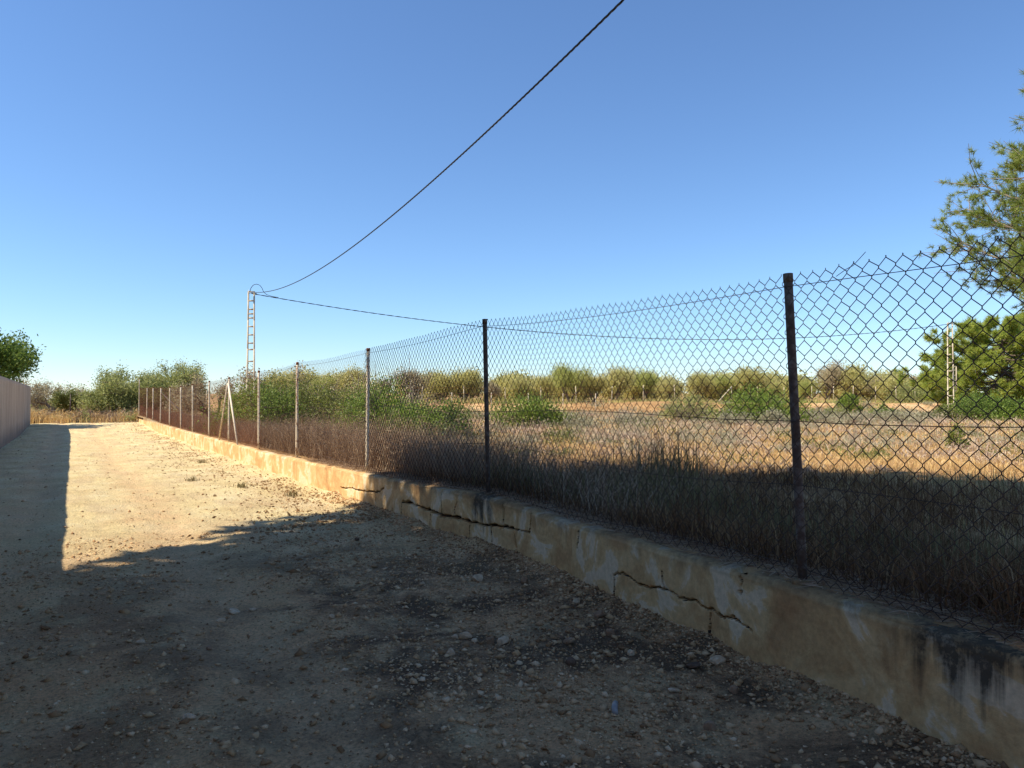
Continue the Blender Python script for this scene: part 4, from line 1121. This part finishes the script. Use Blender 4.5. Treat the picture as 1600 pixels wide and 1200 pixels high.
# straggly weeds coloured darker for the shade, and greener stalks in the shade
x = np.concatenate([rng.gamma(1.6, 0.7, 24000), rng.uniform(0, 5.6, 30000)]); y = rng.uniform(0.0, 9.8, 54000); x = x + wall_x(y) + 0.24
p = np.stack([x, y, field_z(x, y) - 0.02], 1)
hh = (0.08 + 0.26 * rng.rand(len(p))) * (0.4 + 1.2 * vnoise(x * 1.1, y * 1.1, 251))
blades('shade_weeds', p, hh, 0.006, 1.4, M['shade_tangle'], 252, 'dry straggly weeds in the shade behind the low wall', 'weeds')
V, H_ = [], []
for (px, d, n, r, h0) in ((1040, 8.6, 420, 0.26, 0.95), (985, 7.6, 260, 0.30, 0.6), (1075, 7.4, 260, 0.35, 0.55), (800, 8.6, 350, 0.25, 0.55), (870, 8.2, 300, 0.25, 0.5), (1420, 5.6, 200, 0.5, 0.3), (1560, 9.5, 300, .6, .4), (930, 9.5, 350, .35, .55), (1180, 6.4, 350, .35, .35), (1530, 5.0, 400, .4, .4)):
    x0, y0 = at(px, d)
    xx = x0 + rng.normal(size=n) * r; yy_ = y0 + rng.normal(size=n) * r
    k = xx > wall_x(yy_) + 0.25; xx, yy_ = xx[k], yy_[k]
    V.append(np.stack([xx, yy_, field_z(xx, yy_) - 0.02], 1)); H_.append(h0 * (0.45 + 0.6 * rng.rand(len(xx))))
blades('green_weeds', np.vstack(V), np.concatenate(H_), 0.009, 0.45, M['greenweed'], 261, 'tufts of tall grey-green weeds standing in the shade behind the fence', 'weeds')
# straw debris lying on the wall top
n = 15000
y = rng.uniform(0.2, 14, n); x = wall_x(y) + 0.03 + 0.42 * rng.rand(n) ** 0.8
c = np.stack([x, y, wall_top(y) + 0.012 + 0.025 * rng.rand(n)], 1)
v, f = needle_tris(c, rng.normal(size=(n, 3)) * np.array([1, 1, .12]), 0.09 * rng.uniform(.4, 1.5, n), 0.005, rng)
tag(obj('straw_debris', mesh_np('straw_debris', v, f), M['weed']), 'dry straw and twigs lying along the top of the low wall', 'debris', kind='stuff')
# vegetation at the lane end
x = rng.uniform(-9, 4.4, 30000); y = rng.uniform(50.2, 62, 30000)
k = y > 52.6 + 2.2 * fbm(x * 0.45, x * 0, 270, 3) + 1.2 * (x < 2.5); x, y = x[k], y[k]
p = np.stack([x, y, 0.22 + 0 * x], 1)
hh = 0.08 + 0.55 * rng.rand(len(p)) * vnoise(x * 0.6, y * 0.6, 271) ** 1.5 + 0.3 * smooth01((y - 55) / 4)
blades('verge_weeds', p, hh, 0.022, 1.2, M['mauve'], 272, 'dry grey-brown weeds across the end of the lane', 'weeds')
x = np.concatenate([-3.3 + rng.normal(size=5000) * 1.0, rng.uniform(-6, 3, 3000)]); y = np.concatenate([54.2 + rng.normal(size=5000) * 1.0, 55 + rng.normal(size=3000) * 1.3])
p = np.stack([x, y, 0.2 + 0 * x], 1)
blades('tall_dry_grass', p, 0.5 + 1.0 * rng.rand(len(p)) * np.exp(-((x + 3.0) / 1.1) ** 2), 0.022, 0.45, M['straw'], 273, 'tall golden dry grass at the end of the boundary wall', 'grass')
for m_, n_, sd_, lab in ((M['straw'], 70, 311, 'tufts of golden grass at the end of the lane'), (M['weed'], 70, 312, 'brown weed tangles at the end of the lane'), (M['lf_olive'], 26, 313, 'small green weeds at the end of the lane')):
    r = np.random.RandomState(sd_); C_, A_, L_ = [], [], []
    for k in range(n_):
        x0 = r.uniform(-7.5, 4.2); y0 = r.uniform(52.9, 57.5); rr_ = r.uniform(0.25, 0.8); hh_ = r.uniform(0.25, 0.75)
        q = r.normal(size=(240, 3)) * np.array([rr_ * 0.5, rr_ * 0.5, hh_ * 0.5]); q[:, 2] = np.abs(q[:, 2])
        C_.append(q + np.array([x0, y0, 0.27])); A_.append(r.normal(size=q.shape) + np.array([0, 0, 1.4])); L_.append(0.22 * r.uniform(.5, 1.5, len(q)))
    v, f = leaf_quads(np.vstack(C_), np.vstack(A_), np.concatenate(L_), np.concatenate(L_) * 0.15, r)
    tag(obj('verge_tufts', mesh_np('verge_tufts', v, f), m_), lab, 'weeds', kind='stuff')
# metal stake at the lane end
g = MB(); g.tube([(0, 0, -0.1), (0.01, 0, 0.8), (0.015, 0.01, 1.75)], 0.035, 8)
sx, sy_ = at(110, 52.5)
o = g.build('metal_stake', M['post_dark'], None, True, (sx, sy_, 0.28)); tag(o, 'rusty brown metal stake at the lane end before the bushes', 'stake')

# ------------------------------------------------------------------ loose stones
def rock_mesh(seed, s, flat=0.65):
    import bmesh
    b = bmesh.new(); bmesh.ops.create_icosphere(b, subdivisions=2, radius=1.0)
    r = np.random.RandomState(seed)
    for k in range(9):                                  # chop flat facets
        nn = Vector(r.normal(size=3)).normalized(); lim = r.uniform(0.55, 0.88)
        for v in b.verts:
            q = v.co.dot(nn)
            if q > lim: v.co -= nn * (q - lim)
    sc = (r.uniform(.8, 1.2), r.uniform(.65, 1.0), flat * r.uniform(.8, 1.2))
    for v in b.verts:
        v.co = Vector((v.co.x * sc[0], v.co.y * sc[1], v.co.z * sc[2])) * s
    me = bpy.data.meshes.new('stone'); b.to_mesh(me); b.free()
    return me
STONES = [((3.00, 5.83), .085, 'stone_pale', 'large two-tone rock near the cracked wall'),
          ((3.27, 4.47), .060, 'stone_brown', 'brown rock below the crack in the low wall'),
          ((3.32, 4.83), .052, 'stone_pale', 'pale rounded stone near the foot of the wall'),
          ((2.25, 4.55), .050, 'stone_pale', 'largest of the white stones clustered on dark dirt'),
          ((2.20, 4.60), .030, 'stone_pale', 'small white stone touching the white cluster from the left'),
          ((2.27, 4.46), .032, 'stone_pale', 'small white stone in front of the white cluster'),
          ((2.35, 4.40), .048, 'stone_brown', 'grey-brown stone right of the white cluster'),
          ((2.41, 4.33), .055, 'stone_pale', 'crumbly pale lump right of the grey-brown stone'),
          ((2.56, 3.79), .052, 'stone_dark', 'dark upright stone in the middle of the shaded lane'),
          ((2.62, 3.86), .026, 'stone_pale', 'small pale chip behind the dark upright stone'),
          ((2.01, 4.27), .044, 'stone_pale', 'pale wedge stone left of the white cluster'),
          ((2.19, 4.87), .032, 'stone_pale', 'pale flat stone behind the white cluster'),
          ((3.18, 8.40), .060, 'stone_pale', 'flat white stone near the lit end of the shaded lane'),
          ((3.26, 3.30), .070, 'stone_pale', 'broad pale slab at the foot of the low wall'),
          ((3.12, 3.36), .062, 'stone_dark', 'dark broken block beside the pale slab'),
          ((2.82, 4.18), .055, 'stone_brown', 'flat brown stone in the shade right of the dark upright one'),
          ((2.81, 3.18), .034, 'stone_pale', 'pale flat pebble left of the slab'),
          ((0.95, 5.93), .058, 'stone_pale', 'pale embedded stone in the left middle of the lane'),
          ((1.08, 6.12), .062, 'stone_pale', 'pale embedded flat stone in the centre of the lane'),
          ((1.20, 6.05), .040, 'stone_pale', 'smaller pale embedded stone right of the flat one'),
          ((0.77, 5.23), .034, 'stone_brown', 'small brown stone left of centre in the lane'),
          ((3.06, 2.98), .040, 'stone_brown', 'brown stone near the bottom of the low wall at right'),
          ((3.30, 5.55), .060, 'stone_brown', 'weathered brown clod by the wall base'),
          ((2.51, 5.88), .030, 'stone_pale', 'small pale pebble left of the large two-tone rock'),
          ((1.64, 5.50), .032, 'stone_pale', 'pale pebble on the wheel track'),
          ((0.51, 4.07), .045, 'stone_pale', 'flat pale stone low in the left of the picture'),
          ((0.40, 5.52), .036, 'stone_pale', 'pale stone in the left wheel track'),
          ((3.09, 4.10), .048, 'stone_brown', 'tan stone between dark dirt and the wall'),
          ((2.98, 3.75), .040, 'stone_pale', 'ochre pale stone on the dirt below the wall'),
          ((2.77, 8.34), .045, 'stone_dark', 'dark stone at the edge of the shadow'),
          ((2.35, 8.45), .042, 'stone_pale', 'pale flat chip in the shade near the shadow edge'),
          ((2.66, 2.75), .045, 'stone_brown', 'squarish brown stone near the bottom edge')]
for k, ((x, y), s, m_, lab) in enumerate(STONES):
    s *= 0.82
    o = obj('stone', rock_mesh(300 + k, s, 0.5 if 'flat' in lab or 'slab' in lab or 'embedded' in lab else 0.8), M[m_])
    o.location = (x, y, float(lane_z(x, y)) + s * (0.12 if 'embedded' in lab else 0.28)); o.rotation_euler = (srng.uniform(-.3, .3), srng.uniform(-.3, .3), srng.uniform(0, 6))
    tag(o, lab, 'stone', 'loose stones on the lane')
# scrap of plastic conduit
g = MB(); g.tube([(-0.06, 0, 0), (0, 0.004, 0.004), (0.06, 0, 0.0)], 0.016, 10)
o = g.build('plastic_scrap', M['plastic'], None, True, (2.38, 3.12, float(lane_z(2.38, 3.12)) + 0.016)); o.rotation_euler = (0, 0, 0.9)
tag(o, 'short pale grey scrap of plastic tube on the dark dirt', 'scrap')

# gravel: small stones too many to count
def gravel(name, x, y, size, seed, label):
    r = np.random.RandomState(seed); N = len(x)
    base = np.array([(1, 0, 0), (-1, 0, 0), (0, 1, 0), (0, -1, 0), (0, 0, 1), (0, 0, -1), (.72, .72, .35), (-.7, .68, .3)], dtype=float)
    base = base[:6]
    f0 = np.array([(0, 2, 4), (2, 1, 4), (1, 3, 4), (3, 0, 4), (2, 0, 5), (1, 2, 5), (3, 1, 5), (0, 3, 5)])
    v = base[None] * r.uniform(0.55, 1.25, (N, 6, 1)) * np.array([1, .85, .55])
    v = v + r.normal(size=(N, 6, 3)) * 0.16
    a = r.uniform(0, 6.28, N); ca, sa = np.cos(a)[:, None], np.sin(a)[:, None]
    v = np.stack([v[..., 0] * ca - v[..., 1] * sa, v[..., 0] * sa + v[..., 1] * ca, v[..., 2]], -1) * size[:, None, None]
    v = v + np.stack([x, y, lane_z(x, y) + size * 0.12], -1)[:, None, :]
    f = f0[None] + (np.arange(N) * 6)[:, None, None]
    o = obj(name, mesh_np(name, v.reshape(-1, 3), f.reshape(-1, 3)), M['gravel']); tag(o, label, 'gravel', kind='stuff')
N = 85000
y = 1.0 + 8.8 * rng.rand(N) ** 1.15; x = rng.uniform(-2.0, 3.62, N)
k = (x < wall_x(y) - 0.01) & (rng.rand(N) < 0.06 + 1.1 * vnoise(x * 1.3, y * 1.3, 281) * (0.55 + 0.25 * np.clip(x, 0, 3)) * (1 - 0.8 * np.exp(-((x - 1.0) / 0.38) ** 2) - 0.6 * np.exp(-((x + 0.6) / 0.3) ** 2)))
x, y = x[k], y[k]
size = 0.0035 + 0.006 * rng.rand(len(x)) + 0.028 * rng.rand(len(x)) ** 14 + 0.010 * rng.rand(len(x)) ** 5
gravel('gravel', x, y, size, 283, 'loose gravel and pebbles over the shaded lane')
N = 15000
y = 8.5 + 42 * rng.rand(N) ** 1.8; x = rng.uniform(-2.0, 3.6, N)
k = (x < wall_x(y) - 0.02) & (rng.rand(N) < 0.35 + 0.75 * np.exp(-(wall_x(y) - x) / 0.7))
x, y = x[k], y[k]
size = 0.004 + 0.008 * rng.rand(len(x)) + 0.026 * rng.rand(len(x)) ** 11
gravel('gravel', x, y, size, 285, 'pale gravel over the sunlit lane')
N = 5200
y = 1.2 + 11 * rng.rand(N) ** 1.1; x = wall_x(y) - 0.005 - 0.26 * rng.rand(N) ** 1.8
gravel('wall_foot_clods', x, y, 0.005 + 0.010 * rng.rand(N) + 0.022 * rng.rand(N) ** 6, 287, 'crumbled clods and chips along the foot of the low wall')
# dry leaf litter along the foot of the wall
N = 6000
y = 9.4 + 42 * rng.rand(N) ** 1.5; x = wall_x(y) - 0.05 - rng.gamma(1.7, 0.40, N)
k = (x > 0.6) & (rng.rand(N) < 0.25 + 1.0 * (vnoise(x * 1.2, y * 0.9, 291) > 0.5)); x, y = x[k], y[k]
c = np.stack([x, y, lane_z(x, y) + 0.012], 1)
L = 0.045 * rng.uniform(.5, 1.5, len(c))
v, f = leaf_quads(c, rng.normal(size=c.shape) * np.array([1, 1, .3]), L, L * 0.5, rng)
tag(obj('leaf_litter', mesh_np('leaf_litter', v, f), M['litter']), 'dry brown leaves and twigs along the sunlit foot of the wall', 'litter', kind='stuff')
# a few small weeds in the lane
wl = [((2.05, 16.2), 'small green weed growing in the sunlit lane'), ((3.1, 12.6), 'tiny weed at the foot of the sunlit wall'), ((2.8, 20.5), 'sparse weed among leaf litter by the wall'), ((2.6, 14.2), 'low weed near the wall in the sunlit lane')]
for k, ((x0, y0), lab) in enumerate(wl):
    n = 60; pos = np.stack([rng.normal(size=n) * 0.06, rng.normal(size=n) * 0.06, np.zeros(n)], 1)
    o = blades('lane_weed', pos, 0.05 + 0.08 * rng.rand(n), 0.010, 1.0, M['greenweed'], 295 + k, lab, 'weed')
    del o['kind']; o['group'] = 'small weeds in the lane'; o.location = (x0, y0, float(lane_z(x0, y0)))

# ------------------------------------------------------------------ left plot, unseen: a tree, and an added building that fills out its shade
hs = empty('shade_house', (-6.2, 5.6, 0)); tag(hs, 'unseen cream two-storey block behind the boundary wall, added to shade the lane', 'shade_house')
g = MB(); g.box((0, 0, 3.7), (5.6, 5.4, 7.5)); g.build('wall', M['shade_house'], hs)
g = MB(); g.box((0, 0, 7.54), (6.0, 5.8, 0.16)); g.build('roof', M['concrete'], hs)
for zc in (1.6, 4.9):
    for yc in (-1.3, 1.3):
        g = MB(); g.box((2.82, yc, zc), (0.06, 1.3, 1.4)); w = g.build('window', M['shutter'], hs)
        g = MB(); g.box((2.86, yc, zc), (0.03, 1.1, 1.2)); g.build('pane', M['glass'], w)
def shade_tree(seed, x, y, hc, r, rv, n, lab):
    rr = np.random.RandomState(seed)
    t = empty('shade_tree', (x, y, 0)); tag(t, lab, 'tree')
    g = MB(); g.tube([(0, 0, -0.2), (0.2, 0.1, hc * 0.4), (0, 0, hc)], [0.35, 0.28, 0.12], 10, False)
    for k in range(16):
        d = rr.normal(size=3); d /= np.linalg.norm(d); d[2] = abs(d[2]) * 0.6 - 0.1
        g.tube([(0, 0, hc * 0.62), d * np.array([r, r, rv]) * 0.45 + np.array([0, 0, hc * 0.8]), d * np.array([r, r, rv]) * 0.85 + np.array([0, 0, hc])], [0.14, 0.08, 0.03], 5, False)
    g.build('trunk', M['bark'], t, True)
    d = rr.normal(size=(n, 3)); d /= np.linalg.norm(d, axis=1)[:, None]
    q = rr.rand(n) ** 0.42 * (0.86 + 0.26 * vnoise(d[:, 0] * 3 + 5, d[:, 1] * 3 + d[:, 2] * 3 + 5, seed))
    c = d * q[:, None] * np.array([r, r, rv]) + np.array([0, 0, hc])
    L = 0.5 * rr.uniform(.6, 1.3, n)
    v, f = leaf_quads(c, rr.normal(size=(n, 3)), L, L * 0.6, rr)
    obj('crown', mesh_np('crown', v, f), M['lf_carob'], t)
shade_tree(401, -4.6, 7.7, 12.0, 5.1, 4.9, 16000, 'huge dense evergreen tree behind the boundary wall, out of the picture')
